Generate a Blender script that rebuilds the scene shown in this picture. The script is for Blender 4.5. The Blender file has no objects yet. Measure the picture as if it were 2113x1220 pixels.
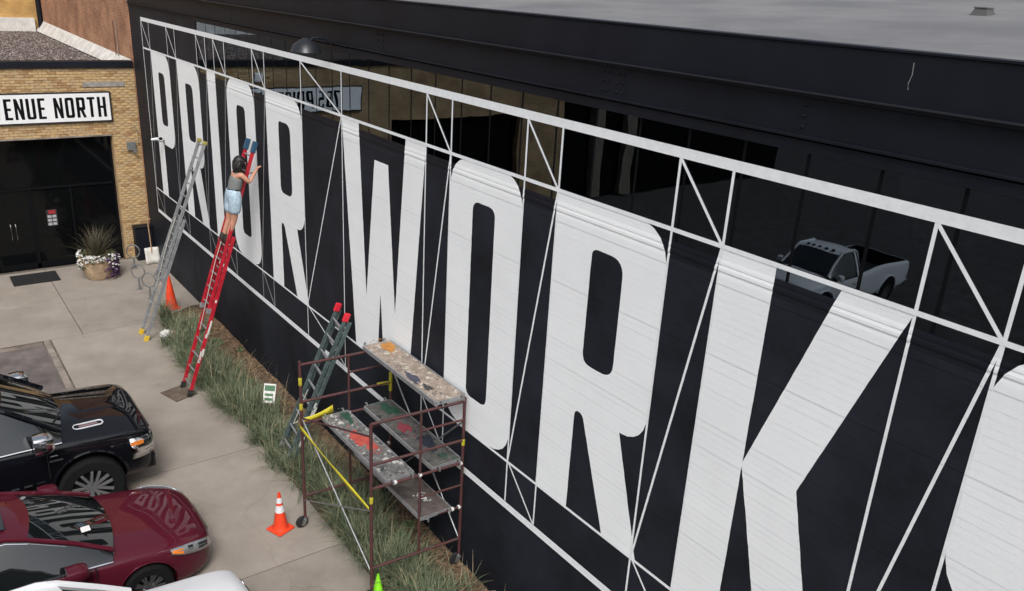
import bpy, bmesh, math, random
from mathutils import Vector, Matrix
random.seed(7)
R = math.radians
scene = bpy.context.scene
col = scene.collection

# ------------------------------------------------------------------ camera
cd = bpy.data.cameras.new("camera"); cam = bpy.data.objects.new("camera", cd); col.objects.link(cam)
cd.sensor_fit = 'HORIZONTAL'; cd.sensor_width = 36.0; cd.lens = 29.2; cd.clip_start = .05; cd.clip_end = 3000
a, p, r = .6559, .3562, .0591
fw = Vector((-math.cos(a)*math.cos(p), math.sin(a)*math.cos(p), -math.sin(p)))
rt0 = fw.cross(Vector((0, 0, 1))).normalized(); up0 = rt0.cross(fw)
rt = math.cos(r)*rt0 + math.sin(r)*up0; up = -math.sin(r)*rt0 + math.cos(r)*up0
cam.matrix_world = Matrix((( rt.x, up.x, -fw.x, 25.089), (rt.y, up.y, -fw.y, -5.75), (rt.z, up.z, -fw.z, 8.1), (0, 0, 0, 1)))
scene.camera = cam

# ------------------------------------------------------------------ sky and sun (thin overcast)
SUN_EL, SUN_AZ = R(50), R(118)          # azimuth measured from +Y clockwise
world = bpy.data.worlds.new("World"); scene.world = world; world.use_nodes = True
nt = world.node_tree; nt.nodes.clear()
out = nt.nodes.new('ShaderNodeOutputWorld'); bg = nt.nodes.new('ShaderNodeBackground')
sky = nt.nodes.new('ShaderNodeTexSky'); sky.sky_type = 'NISHITA'; sky.sun_disc = False
sky.sun_elevation = SUN_EL; sky.sun_rotation = SUN_AZ; sky.air_density = 1.0; sky.dust_density = 4.0; sky.ozone_density = 1.0
hs = nt.nodes.new('ShaderNodeHueSaturation'); hs.inputs['Saturation'].default_value = .45
nt.links.new(sky.outputs[0], hs.inputs['Color']); nt.links.new(hs.outputs[0], bg.inputs[0]); nt.links.new(bg.outputs[0], out.inputs[0])
bg.inputs[1].default_value = .11
sd = bpy.data.lights.new("sun", 'SUN'); sun = bpy.data.objects.new("sun", sd); col.objects.link(sun)
sd.energy = 1.5; sd.angle = R(20); sd.color = (1, .975, .94)
sdir = Vector((math.sin(SUN_AZ)*math.cos(SUN_EL), math.cos(SUN_AZ)*math.cos(SUN_EL), math.sin(SUN_EL)))
sun.rotation_euler = sdir.to_track_quat('Z', 'Y').to_euler(); sun.location = (10, -10, 30)
vs = scene.view_settings
vs.view_transform = 'Standard'; vs.look = 'None'; vs.exposure = 0.53; vs.gamma = 1.0; vs.use_curve_mapping = False

# ------------------------------------------------------------------ materials
def mat(name, base, rough=.6, metal=0., var=.0, vscale=4., bump=0., bscale=40., coat=0., spec=.5, dark=None, stretch=(1, 1, 1), detail=6.):
    m = bpy.data.materials.new(name); m.use_nodes = True
    t = m.node_tree; b = t.nodes['Principled BSDF']; L = t.links.new
    b.inputs['Base Color'].default_value = (*base, 1); b.inputs['Roughness'].default_value = rough
    b.inputs['Metallic'].default_value = metal; b.inputs['Specular IOR Level'].default_value = spec
    if coat: b.inputs['Coat Weight'].default_value = coat; b.inputs['Coat Roughness'].default_value = .02
    if var or bump:
        tc = t.nodes.new('ShaderNodeTexCoord'); mp = t.nodes.new('ShaderNodeMapping'); mp.inputs['Scale'].default_value = stretch
        L(tc.outputs['Object'], mp.inputs[0])
    if var:
        n = t.nodes.new('ShaderNodeTexNoise'); n.inputs['Scale'].default_value = vscale; n.inputs['Detail'].default_value = detail; n.inputs['Roughness'].default_value = .65
        L(mp.outputs[0], n.inputs['Vector'])
        cr = t.nodes.new('ShaderNodeValToRGB'); e = cr.color_ramp.elements
        d = dark if dark else tuple(c*(1-var) for c in base)
        e[0].position = .36; e[0].color = (*d, 1); e[1].position = .64; e[1].color = (*[min(1, c*(1+var*.35)) for c in base], 1)
        L(n.outputs[0], cr.inputs[0]); L(cr.outputs[0], b.inputs['Base Color'])
    if bump:
        n2 = t.nodes.new('ShaderNodeTexNoise'); n2.inputs['Scale'].default_value = bscale; n2.inputs['Detail'].default_value = 4
        L(mp.outputs[0], n2.inputs['Vector'])
        bp = t.nodes.new('ShaderNodeBump'); bp.inputs['Strength'].default_value = bump; bp.inputs['Distance'].default_value = .02
        L(n2.outputs[0], bp.inputs['Height']); L(bp.outputs[0], b.inputs['Normal'])
    return m

def brick_mat(name, c1, c2, mortar, axis='YZ', bump=.6, w=.21, h=.072):
    m = mat(name, c1, .85); t = m.node_tree; b = t.nodes['Principled BSDF']; L = t.links.new
    tc = t.nodes.new('ShaderNodeTexCoord'); sp = t.nodes.new('ShaderNodeSeparateXYZ'); cb = t.nodes.new('ShaderNodeCombineXYZ')
    L(tc.outputs['Object'], sp.inputs[0]); L(sp.outputs[axis[0]], cb.inputs[0]); L(sp.outputs[axis[1]], cb.inputs[1])
    br = t.nodes.new('ShaderNodeTexBrick'); br.inputs['Scale'].default_value = 1; br.inputs['Brick Width'].default_value = w
    br.inputs['Row Height'].default_value = h; br.inputs['Mortar Size'].default_value = .006; br.inputs['Mortar Smooth'].default_value = .3
    br.inputs['Color1'].default_value = (*c1, 1); br.inputs['Color2'].default_value = (*c2, 1); br.inputs['Mortar'].default_value = (*mortar, 1)
    L(cb.outputs[0], br.inputs[0])
    n = t.nodes.new('ShaderNodeTexNoise'); n.inputs['Scale'].default_value = 1.3; n.inputs['Detail'].default_value = 8; L(tc.outputs['Object'], n.inputs[0])
    mx = t.nodes.new('ShaderNodeMix'); mx.data_type = 'RGBA'; mx.blend_type = 'MULTIPLY'; mx.inputs[0].default_value = 1
    cr = t.nodes.new('ShaderNodeValToRGB'); cr.color_ramp.elements[0].position = .3; cr.color_ramp.elements[0].color = (.55, .5, .48, 1); cr.color_ramp.elements[1].position = .65
    L(n.outputs[0], cr.inputs[0]); L(br.outputs[0], mx.inputs[6]); L(cr.outputs[0], mx.inputs[7]); L(mx.outputs[2], b.inputs['Base Color'])
    bp = t.nodes.new('ShaderNodeBump'); bp.inputs['Strength'].default_value = bump; bp.inputs['Distance'].default_value = .01; bp.invert = True
    L(br.outputs['Fac'], bp.inputs['Height']); L(bp.outputs[0], b.inputs['Normal'])
    return m

def paint_brick(name, base, rough, vari=.12):
    """paint rolled over brick: courses are real geometry, head joints and roller grain are fine relief"""
    m = mat(name, base, rough, var=vari, vscale=.9); t = m.node_tree; b = t.nodes['Principled BSDF']; L = t.links.new
    tc = t.nodes.new('ShaderNodeTexCoord'); sp = t.nodes.new('ShaderNodeSeparateXYZ'); cb = t.nodes.new('ShaderNodeCombineXYZ')
    L(tc.outputs['Object'], sp.inputs[0]); L(sp.outputs['X'], cb.inputs[0]); L(sp.outputs['Z'], cb.inputs[1])
    br = t.nodes.new('ShaderNodeTexBrick'); br.inputs['Scale'].default_value = 1; br.inputs['Brick Width'].default_value = .205; br.inputs['Row Height'].default_value = .068
    br.inputs['Mortar Size'].default_value = .004; br.inputs['Mortar Smooth'].default_value = .6; L(cb.outputs[0], br.inputs[0])
    n = t.nodes.new('ShaderNodeTexNoise'); n.inputs['Scale'].default_value = 25; n.inputs['Detail'].default_value = 5; L(tc.outputs['Object'], n.inputs[0])
    ma = t.nodes.new('ShaderNodeMath'); ma.operation = 'MULTIPLY_ADD'; ma.inputs[1].default_value = -.35; L(br.outputs['Fac'], ma.inputs[0]); L(n.outputs[0], ma.inputs[2])
    bp = t.nodes.new('ShaderNodeBump'); bp.inputs['Strength'].default_value = .5; bp.inputs['Distance'].default_value = .005
    L(ma.outputs[0], bp.inputs['Height']); L(bp.outputs[0], b.inputs['Normal'])
    return m

def glass_mat(name, tint, rough=.0, mixlo=.05):
    m = bpy.data.materials.new(name); m.use_nodes = True; t = m.node_tree; t.nodes.clear(); L = t.links.new
    o = t.nodes.new('ShaderNodeOutputMaterial'); mx = t.nodes.new('ShaderNodeMixShader'); tr = t.nodes.new('ShaderNodeBsdfTransparent')
    gl = t.nodes.new('ShaderNodeBsdfGlossy'); fr = t.nodes.new('ShaderNodeFresnel'); fr.inputs[0].default_value = 2.05
    tr.inputs[0].default_value = (*tint, 1); gl.inputs['Roughness'].default_value = rough; gl.inputs['Color'].default_value = (.74, .87, 1.0, 1)
    tc = t.nodes.new('ShaderNodeTexCoord'); n = t.nodes.new('ShaderNodeTexNoise'); n.inputs['Scale'].default_value = 1.1; n.inputs['Detail'].default_value = 2; L(tc.outputs['Object'], n.inputs[0])
    bp = t.nodes.new('ShaderNodeBump'); bp.inputs['Strength'].default_value = .10; bp.inputs['Distance'].default_value = .02; L(n.outputs[0], bp.inputs['Height']); L(bp.outputs[0], gl.inputs['Normal'])
    L(fr.outputs[0], mx.inputs[0]); L(tr.outputs[0], mx.inputs[1]); L(gl.outputs[0], mx.inputs[2]); L(mx.outputs[0], o.inputs[0])
    return m

M = {}
M['blackwall'] = paint_brick('black_wall_paint', (.0145, .0175, .0255), .62, .5); M['blackwall'].node_tree.nodes['Principled BSDF'].inputs['Specular IOR Level'].default_value = .22
M['whitepaint'] = paint_brick('white_mural_paint', (.87, .895, .905), .6, .04); M['whitepaint'].node_tree.nodes['Bump'].inputs['Strength'].default_value = .28
M['whiteline'] = mat('white_line_paint', (.83, .855, .87), .6, var=.08, vscale=12)
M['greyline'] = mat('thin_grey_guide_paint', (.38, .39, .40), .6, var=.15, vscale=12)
M['blackmetal'] = mat('black_painted_steel', (.0078, .0096, .0155), .55, spec=.22, var=.3, vscale=1.2, bump=.05, bscale=8)
M['blacktrim'] = mat('black_trim', (.004, .0045, .006), .6, spec=.1)
M['glass'] = glass_mat('window_glass', (.22, .26, .25))
M['darkglass'] = mat('dark_glazing', (.003, .0035, .004), .05, spec=.22)
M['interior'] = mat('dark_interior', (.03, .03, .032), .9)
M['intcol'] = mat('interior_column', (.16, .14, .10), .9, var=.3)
M['tanbrick'] = brick_mat('tan_brick', (.45, .315, .16), (.36, .235, .12), (.36, .29, .20))
M['yelbrick'] = brick_mat('yellow_brick', (.62, .38, .12), (.56, .33, .105), (.46, .33, .17))
M['redbrick'] = brick_mat('brown_brick', (.50, .255, .14), (.38, .18, .10), (.56, .38, .26), axis='XZ')
M['tanmortar'] = mat('tan_mortar', (.36, .29, .20), .95, var=.3, vscale=6)
M['bricka'] = mat('brick_buff', (.48, .34, .185), .85, var=.3, vscale=14, bump=.3)
M['brickb'] = mat('brick_ochre', (.53, .365, .18), .85, var=.3, vscale=14, bump=.3)
M['brickc'] = mat('brick_brown', (.37, .225, .105), .85, var=.3, vscale=14, bump=.3)
M['whiteflash'] = mat('white_flashing', (.66, .65, .62), .6, var=.25, vscale=3)
M['stonepatch'] = mat('grey_stone', (.30, .285, .26), .85, var=.3, vscale=9)
M['gravel'] = mat('roof_gravel_base', (.10, .08, .075), .95, var=.6, vscale=12, bump=1, bscale=60)
M['chip'] = mat('gravel_chip', (.36, .30, .28), .9, var=.8, vscale=16)
M['roofgrey'] = mat('roof_membrane', (.175, .176, .180), .9, var=.3, vscale=.7, dark=(.135, .137, .146), spec=.2)
M['concrete'] = mat('concrete', (.30, .265, .228), .9, var=.13, vscale=1.1, bump=.25, bscale=90)
M['concreteb'] = mat('concrete_pale', (.315, .278, .238), .9, var=.13, vscale=1.4, bump=.25, bscale=90)
M['concretec'] = mat('concrete_worn', (.287, .254, .220), .9, var=.14, vscale=1.7, bump=.25, bscale=90)
def weather(m, sc_=.28):
    t = m.node_tree; b = t.nodes['Principled BSDF']; L = t.links.new; prev = b.inputs['Base Color'].links[0].from_socket
    tc = t.nodes.new('ShaderNodeTexCoord'); nz = t.nodes.new('ShaderNodeTexNoise'); nz.inputs['Scale'].default_value = 1.6; nz.inputs['Detail'].default_value = 6; L(tc.outputs['Object'], nz.inputs[0])
    ad = t.nodes.new('ShaderNodeMixRGB'); ad.blend_type = 'ADD'; ad.inputs[0].default_value = .5; L(tc.outputs['Object'], ad.inputs[1]); L(nz.outputs['Color'], ad.inputs[2])
    vo = t.nodes.new('ShaderNodeTexVoronoi'); vo.feature = 'DISTANCE_TO_EDGE'; vo.inputs['Scale'].default_value = sc_; L(ad.outputs[0], vo.inputs[0])
    c1 = t.nodes.new('ShaderNodeValToRGB'); c1.color_ramp.elements[0].color = (.86, .85, .84, 1); c1.color_ramp.elements[1].position = .004; L(vo.outputs[0], c1.inputs[0])
    n2 = t.nodes.new('ShaderNodeTexNoise'); n2.inputs['Scale'].default_value = 34; n2.inputs['Detail'].default_value = 3; L(tc.outputs['Object'], n2.inputs[0])
    c2 = t.nodes.new('ShaderNodeValToRGB'); c2.color_ramp.elements[0].position = .24; c2.color_ramp.elements[0].color = (.72, .70, .68, 1); c2.color_ramp.elements[1].position = .36; L(n2.outputs[0], c2.inputs[0])
    n3 = t.nodes.new('ShaderNodeTexNoise'); n3.inputs['Scale'].default_value = .45; n3.inputs['Detail'].default_value = 9; n3.inputs['Roughness'].default_value = .7; L(tc.outputs['Object'], n3.inputs[0])
    c3 = t.nodes.new('ShaderNodeValToRGB'); c3.color_ramp.elements[0].position = .38; c3.color_ramp.elements[0].color = (.87, .855, .84, 1); c3.color_ramp.elements[1].position = .56; L(n3.outputs[0], c3.inputs[0])
    for c in (c1, c2, c3):
        mx = t.nodes.new('ShaderNodeMixRGB'); mx.blend_type = 'MULTIPLY'; mx.inputs[0].default_value = 1; L(prev, mx.inputs[1]); L(c.outputs[0], mx.inputs[2]); prev = mx.outputs[0]
    L(prev, b.inputs['Base Color'])
for k_ in ('concrete', 'concreteb', 'concretec'): weather(M[k_])
M['kerb'] = mat('kerb_concrete', (.27, .23, .195), .9, var=.4, vscale=3, bump=.3)
M['joint'] = mat('joint_dirt', (.13, .11, .09), .95, var=.4)
M['asphalt'] = mat('asphalt', (.055, .050, .049), .92, var=.4, vscale=2.5, bump=.5, bscale=120)
M['mulch'] = mat('mulch_soil', (.105, .068, .042), .95, var=.6, vscale=9, bump=1, bscale=40)
M['mulchchip'] = mat('mulch_chip', (.20, .125, .072), .9, var=.65, vscale=11)
M['grass'] = mat('ornamental_grass', (.165, .19, .115), .7, var=.5, vscale=7, dark=(.065, .09, .052), spec=.25)
M['drygrass'] = mat('dry_grass', (.40, .33, .20), .8, var=.4, vscale=3)

# ------------------------------------------------------------------ mesh helpers
class MB:
    def __init__(s): s.v = []; s.f = []
    def add(s, vs, fs):
        o = len(s.v); s.v += [tuple(v) for v in vs]; s.f += [tuple(i+o for i in f) for f in fs]; return s
    def box(s, lo, hi, m=None):
        x0, y0, z0 = lo; x1, y1, z1 = hi
        vs = [(x0,y0,z0),(x1,y0,z0),(x1,y1,z0),(x0,y1,z0),(x0,y0,z1),(x1,y0,z1),(x1,y1,z1),(x0,y1,z1)]
        if m is not None: vs = [m @ Vector(v) for v in vs]
        return s.add(vs, [(0,3,2,1),(4,5,6,7),(0,1,5,4),(1,2,6,5),(2,3,7,6),(3,0,4,7)])
    def cbox(s, c, d, m=None):
        return s.box([c[i]-d[i]/2 for i in range(3)], [c[i]+d[i]/2 for i in range(3)], m)
    def bar(s, A, B, w, h, side):
        """rectangular bar A->B; w along side, h along third axis"""
        A = Vector(A); B = Vector(B); d = (B-A).normalized(); sd_ = Vector(side); sd_ = (sd_ - sd_.dot(d)*d).normalized(); n = d.cross(sd_)
        vs = []
        for P in (A, B):
            for i, j in ((-1,-1),(1,-1),(1,1),(-1,1)): vs.append(P + sd_*i*w/2 + n*j*h/2)
        return s.add(vs, [(0,3,2,1),(4,5,6,7),(0,1,5,4),(1,2,6,5),(2,3,7,6),(3,0,4,7)])
    def tube(s, pts, rad, n=8, caps=True):
        pts = [Vector(q) for q in pts]; rr = rad if isinstance(rad, (list, tuple)) else [rad]*len(pts); rings = []
        ref = Vector((0, 0, 1))
        for i, P in enumerate(pts):
            d = (pts[min(i+1, len(pts)-1)] - pts[max(i-1, 0)]).normalized()
            u = d.cross(ref)
            if u.length < .05: u = d.cross(Vector((1, 0, 0)))
            u.normalize(); v = d.cross(u)
            rings.append([P + (u*math.cos(k*math.tau/n) + v*math.sin(k*math.tau/n))*rr[i] for k in range(n)])
        vs = [q for g in rings for q in g]; fs = []
        for i in range(len(pts)-1):
            for k in range(n): fs.append((i*n+k, i*n+(k+1) % n, (i+1)*n+(k+1) % n, (i+1)*n+k))
        if caps: fs += [tuple(range(n-1, -1, -1)), tuple((len(pts)-1)*n+k for k in range(n))]
        return s.add(vs, fs)
    def lathe(s, prof, c=(0, 0, 0), n=20, axis='Z', caps=True):
        vs = []; fs = []; c = Vector(c)
        for rr, h in prof:
            for k in range(n):
                A = k*math.tau/n; q = (rr*math.cos(A), rr*math.sin(A), h)
                if axis == 'X': q = (q[2], q[0], q[1])
                elif axis == 'Y': q = (q[0], q[2], q[1])
                vs.append(c + Vector(q))
        for i in range(len(prof)-1):
            for k in range(n): fs.append((i*n+k, i*n+(k+1) % n, (i+1)*n+(k+1) % n, (i+1)*n+k))
        if caps: fs += [tuple(range(n-1, -1, -1)), tuple((len(prof)-1)*n+k for k in range(n))]
        return s.add(vs, fs)
    def grid(s, rows, close=False):
        m_ = len(rows[0]); fs = []
        for i in range(len(rows)-1):
            for k in range(m_ if close else m_-1): fs.append((i*m_+k, i*m_+(k+1) % m_, (i+1)*m_+(k+1) % m_, (i+1)*m_+k))
        return s.add([q for g in rows for q in g], fs)
    def mesh(s, name):
        me = bpy.data.meshes.new(name); me.from_pydata(s.v, [], s.f); me.update(); return me
    def build(s, name, m, parent=None, smooth=False, bevel=0, recalc=True):
        me = s.mesh(name)
        if recalc:
            bm = bmesh.new(); bm.from_mesh(me); bmesh.ops.recalc_face_normals(bm, faces=bm.faces); bm.to_mesh(me); bm.free()
        return link(name, me, m, parent, smooth, bevel)

def link(name, me, m, parent=None, smooth=False, bevel=0):
    o = bpy.data.objects.new(name, me); col.objects.link(o)
    if m is not None: me.materials.append(M[m] if isinstance(m, str) else m)
    if smooth:
        for q in me.polygons: q.use_smooth = True
        me.set_sharp_from_angle(angle=R(38))
    if bevel:
        b = o.modifiers.new('bevel', 'BEVEL'); b.width = bevel; b.segments = 2; b.limit_method = 'ANGLE'
    if parent: o.parent = parent
    return o

def tag(o, label=None, cat=None, group=None, kind=None):
    if label: o['label'] = label
    if cat: o['category'] = cat
    if group: o['group'] = group
    if kind: o['kind'] = kind
    return o
def thing(name, label, cat, loc=(0, 0, 0), group=None, rz=0.):
    o = bpy.data.objects.new(name, None); col.objects.link(o); o.location = loc; o.rotation_euler = (0, 0, rz); o.empty_display_size = .2
    return tag(o, label, cat, group)
def freeze(o):
    dg = bpy.context.evaluated_depsgraph_get(); dg.update()
    me = bpy.data.meshes.new_from_object(o.evaluated_get(dg)); o.modifiers.clear(); o.data = me; return o

def round_poly(pts, seg=6):
    res = []; n = len(pts)
    for i, q in enumerate(pts):
        P = Vector(q[:2]); rr = q[2] if len(q) > 2 else 0
        if not rr: res.append((P.x, P.y)); continue
        A = Vector(pts[i-1][:2]); B = Vector(pts[(i+1) % n][:2])
        da = (A-P); db = (B-P); lim = q[3] if len(q) > 3 else .48; ra = min(rr, da.length*lim); rb = min(rr, db.length*lim)
        s_, e_ = P+da.normalized()*ra, P+db.normalized()*rb
        for k in range(seg+1):
            t = k/seg; q2 = s_*(1-t)**2 + P*2*t*(1-t)*.95 + (s_+e_)*.05*t*(1-t) + e_*t*t; res.append((q2.x, q2.y))
    return res
def fill2d(loops):
    """flat filled mesh in local XY from closed loops (holes by even-odd)"""
    cu = bpy.data.curves.new('tmp', 'CURVE'); cu.dimensions = '2D'; cu.fill_mode = 'BOTH'
    for L_ in loops:
        s_ = cu.splines.new('POLY'); s_.points.add(len(L_)-1); s_.use_cyclic_u = True
        for q, (x, y) in zip(s_.points, L_): q.co = (x, y, 0, 1)
    o = bpy.data.objects.new('tmp', cu); col.objects.link(o); bpy.context.view_layer.update()
    dg = bpy.context.evaluated_depsgraph_get(); me = bpy.data.meshes.new_from_object(o.evaluated_get(dg))
    bpy.data.objects.remove(o); bpy.data.curves.remove(cu); return me

# ------------------------------------------------------------------ ground, walk, kerb, bed
lot = MB().add([(-400,-400,-.12),(400,-400,-.12),(400,400,-.12),(-400,400,-.12)], [(0,1,2,3)]).build('parking_lot', 'asphalt'); tag(lot, kind='structure')
walk = MB().add([(-.2,-3.62,-.02),(40,-3.62,-.02),(40,.3,-.02),(-.2,.3,-.02)], [(0,1,2,3)]).build('walkway', 'joint'); tag(walk, kind='structure')
fore = MB().add([(-.2,-14,-.02),(5.16,-14,-.02),(5.16,-3.62,-.02),(-.2,-3.62,-.02)], [(0,1,2,3)]).build('forecourt', 'joint'); tag(fore, kind='structure')
pad_ = MB().add([(5.15,-14,-.116),(9.8,-14,-.116),(9.8,-3.7,-.116),(5.15,-3.7,-.116)], [(0,1,2,3)]).build('parking_bay', mat('worn_brown_asphalt', (.15, .128, .12), .92, var=.45, vscale=1.6, bump=.4, bscale=90)); tag(pad_, kind='structure')
slabs = []
for x0, x1, yb in ((.0, 2.72, (-.0, -2.88, -5.9, -8.9, -12)), (2.72, 5.16, (-.0, -2.88, -5.9, -8.9, -12)), ):
    for i in range(4): slabs.append((x0, x1, yb[i+1], yb[i]))
for x0, x1 in ((5.16, 8.55), (8.55, 11.95), (11.95, 15.3), (15.3, 18.7), (18.7, 22.1), (22.1, 26), (26, 32)): slabs.append((x0, x1, -3.55, 0))
for i, (x0, x1, y0, y1) in enumerate(slabs):
    rnd = random.uniform(-.004, .004); g = .008
    o = MB().box((x0+g, y0+g, -.018), (x1-g, y1-g, rnd)).build('slab', ('concrete', 'concreteb', 'concretec')[(i*7 + i//3) % 3], walk if i >= 8 else fore, bevel=.006)
k = MB().box((5.0, -3.70, -.3), (40, -3.57, -.008)).build('kerb', 'kerb', bevel=.02); tag(k, kind='structure')
k = MB().box((5.02, -14, -.3), (5.15, -3.705, -.008)).build('kerb', 'kerb', bevel=.02); tag(k, kind='structure')
# mulch bed: gently mounded sheet against the wall
def bedz(x, y): return .03+.10*min(1, max(0, (x-12.5)/3.5))+.015*math.sin(x*2.1)+.015*math.sin(x*5.3+y*4)
rows = []
for i in range(105):
    x = 4.55 + i*.2; e = min(1.0, (x-4.55)/.6)
    rows.append([(x, y*(.25+.75*e), .004 + (bedz(x, y)+random.uniform(-.012, .012))*min(1, (1.2+y)/.5)*e) for y in (-1.2, -1.05, -.85, -.6, -.4, -.2, -.012)])
bed = MB().grid(rows).build('planting_bed', 'mulch', smooth=True); tag(bed, kind='structure')
def chips(n, fn, s0, s1):
    mb = MB()
    for _ in range(n):
        c = Vector(fn()); A = random.uniform(0, math.tau); u = Vector((math.cos(A), math.sin(A), random.uniform(-.4, .4)))*random.uniform(s0, s1)
        v = Vector((-math.sin(A), math.cos(A), random.uniform(-.5, .5)))*random.uniform(s0*.4, s1*.5); h = Vector((0, 0, s0*.6))
        mb.add([c-u, c+v*.8, c+u, c-v, c+h], [(0,1,4),(1,2,4),(2,3,4),(3,0,4)])
    return mb
def mfn():
    x = random.uniform(4.9, 20); y = -abs(random.gauss(0, .45))-.03
    if y < -1.15: y = -.5
    return (x, y, bedz(x, y)+random.uniform(-.005, .02))
mc = chips(15000, mfn, .016, .05).build('mulch_chips', 'mulchchip', bed, recalc=False); tag(mc, kind='stuff')

# ------------------------------------------------------------------ black warehouse with the mural
CH = .068                                            # brick course height
random.seed(11); OFF = [random.uniform(-.0007, .0007) for _ in range(200)]
JD = [random.choice((.0, .0002, .0003, .0006, .0013)) for _ in range(200)]   # joint depth per course
SX = 5.80                                            # windows and sill start here
PROF = [(5.78,0,5.78),(5.817,.003,5.817),(5.836,-.003,5.836),(5.858,-.003,5.858),(5.886,.0015,5.886),(5.892,-.0015,5.892),(5.915,-.001,5.915),(5.940,.002,5.940)]
def wall_y(x, z):
    k = int(z/CH); f = z - k*CH
    return (OFF[k] + (JD[k] if f > CH-.010 else 0))
def surf(x, z):
    """flat mural coordinates -> place on the facade (brick, sill, glass)"""
    if x < SX or z <= PROF[0][0]: return (wall_y(x, z), z)
    if z >= PROF[-1][0]: return (.002, z)
    for (a0, y0, z0), (a1, y1, z1) in zip(PROF, PROF[1:]):
        if z <= a1: t = (z-a0)/(a1-a0); return (y0+(y1-y0)*t, z0+(z1-z0)*t)
warehouse = thing('warehouse_building', 'long black painted brick warehouse covered by giant white mural lettering', 'building', (0, 0, 0))
XE = 27.0
# brick courses as strips, each course a little proud or shy, joints recessed
mb = MB()
ztop_left = 7.80
for kk in range(0, int(ztop_left/CH)+1):
    z0 = kk*CH; z1 = z0+CH-.010; z2 = z0+CH
    x1 = XE if z0 < 5.78 else SX
    zt = 5.78 if z0 < 5.78 else 7.42
    z1 = min(z1, zt); z2 = min(z2, zt)
    if z2 <= z0: continue
    y = OFF[kk]; yn = OFF[kk]+JD[kk]
    mb.add([(0,y,z0),(x1,y,z0),(x1,y,z1),(0,y,z1),(0,yn,z1),(x1,yn,z1),(x1,yn,z2),(0,yn,z2)], [(0,1,2,3),(3,2,5,4),(4,5,6,7)])
    yq = OFF[kk+1]; mb.add([(0,yn,z2),(x1,yn,z2),(x1,yq,z2),(0,yq,z2)], [(0,1,2,3)])
wall = mb.build('brick_wall', 'blackwall', warehouse, recalc=False)
# sill
rows = [[(x, y, z) for (_, y, z) in PROF] for x in (SX, XE)]
MB().grid(rows).add([(SX,.002,5.940),(SX,.4,5.940),(SX,.4,5.0),(SX,0,5.78)], [(0,1,2,3)]).build('window_sill', 'blackmetal', warehouse)
# glass panes and glazing bars
PW = .618; x = SX+.06; n = 0
while x < XE-.3:
    MB().box((x+.016, .003, 5.941), (x+PW-.016, .009, 7.02)).build('pane', 'glass', warehouse)
    MB().box((x-.0155, .0045, 5.943), (x+.0155, .06, 7.03)).build('glazing_bar', 'blacktrim', warehouse)
    x += PW
# interior seen through the glass
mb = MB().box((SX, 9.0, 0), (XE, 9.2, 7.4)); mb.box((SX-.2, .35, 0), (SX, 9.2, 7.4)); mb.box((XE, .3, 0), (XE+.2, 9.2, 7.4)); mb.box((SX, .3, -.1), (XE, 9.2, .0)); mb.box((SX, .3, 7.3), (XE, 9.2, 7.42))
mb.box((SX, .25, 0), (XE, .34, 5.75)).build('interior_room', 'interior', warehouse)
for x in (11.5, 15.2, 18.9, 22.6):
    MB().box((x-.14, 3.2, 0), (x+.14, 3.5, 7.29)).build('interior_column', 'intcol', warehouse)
# lintel channel with flanges, head plate, parapet, roof
MB().box((SX-.2, -.03, 7.005), (XE, .09, 7.10)).build('head_trim', 'blackmetal', warehouse, bevel=.004)
mb = MB().box((.02, -.02, 7.14), (XE, .1, 7.43))
lint = mb.build('lintel_beam', 'blackmetal', warehouse)
MB().box((.02, -.055, 7.115), (XE, .1, 7.139)).build('flange', 'blackmetal', lint, bevel=.004)
MB().box((.02, -.06, 7.431), (XE, .1, 7.452)).build('flange', 'blackmetal', lint, bevel=.004)
MB().tube([(.02, -.07, 7.462), (XE, -.07, 7.462)], .012, 8).build('conduit', mat('grey_conduit', (.012, .013, .017), .45, spec=.3), lint, smooth=True)
for bx, cols in ((19.05, (-.14, -.07, .07, .14)), (21.22, (0,)), (14.3, (-.07, .07)), (8.2, (0,))):
    for ii in (-1, 0, 1):
        for jj in cols:
            MB().lathe([(.012, 0), (.012, -.010), (.005, -.015)], (bx+jj, -.021, 7.285+ii*.085), 8, 'Y').build('bolt', 'blackmetal', lint)
MB().box((0.0, .0, 7.453), (XE, .16, 7.815)).build('parapet', 'blackmetal', warehouse, bevel=.006)
MB().box((0.0, -.012, 7.816), (XE, .20, 7.835)).build('drip_edge', 'blackmetal', warehouse, bevel=.003)
rows = [[(x, y, 7.80+.088*y + (.02*math.sin(y*1.3))) for y in (.201, .6, 1.2, 2, 3, 4.5, 6, 9, 13, 18, 25)] for x in (-.02, 6, 12, 18, 24, 32, 40)]
MB().grid(rows).build('roof', 'roofgrey', warehouse, smooth=True)
MB().box((XE, -.0, 0), (40, .16, 7.8)).build('wall_end', 'blackwall', warehouse)
vent = thing('roof_vent', 'small grey curb-mounted vent box on the flat grey roof', 'vent', (20.75, 3.42, 8.08))
MB().add([(-.085,-.1,0),(.085,-.1,0),(.085,.1,0),(-.085,.1,0),(-.06,-.07,.07),(.06,-.07,.07),(.06,.07,.07),(-.06,.07,.07)], [(0,1,5,4),(1,2,6,5),(2,3,7,6),(3,0,4,7),(4,5,6,7)]).build('curb', mat('vent_grey', (.08, .08, .08), .6), vent)
MB().box((-.07, -.08, .071), (.07, .08, .085)).build('cap', mat('vent_cap', (.12, .12, .12), .6), vent, bevel=.004)

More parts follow.
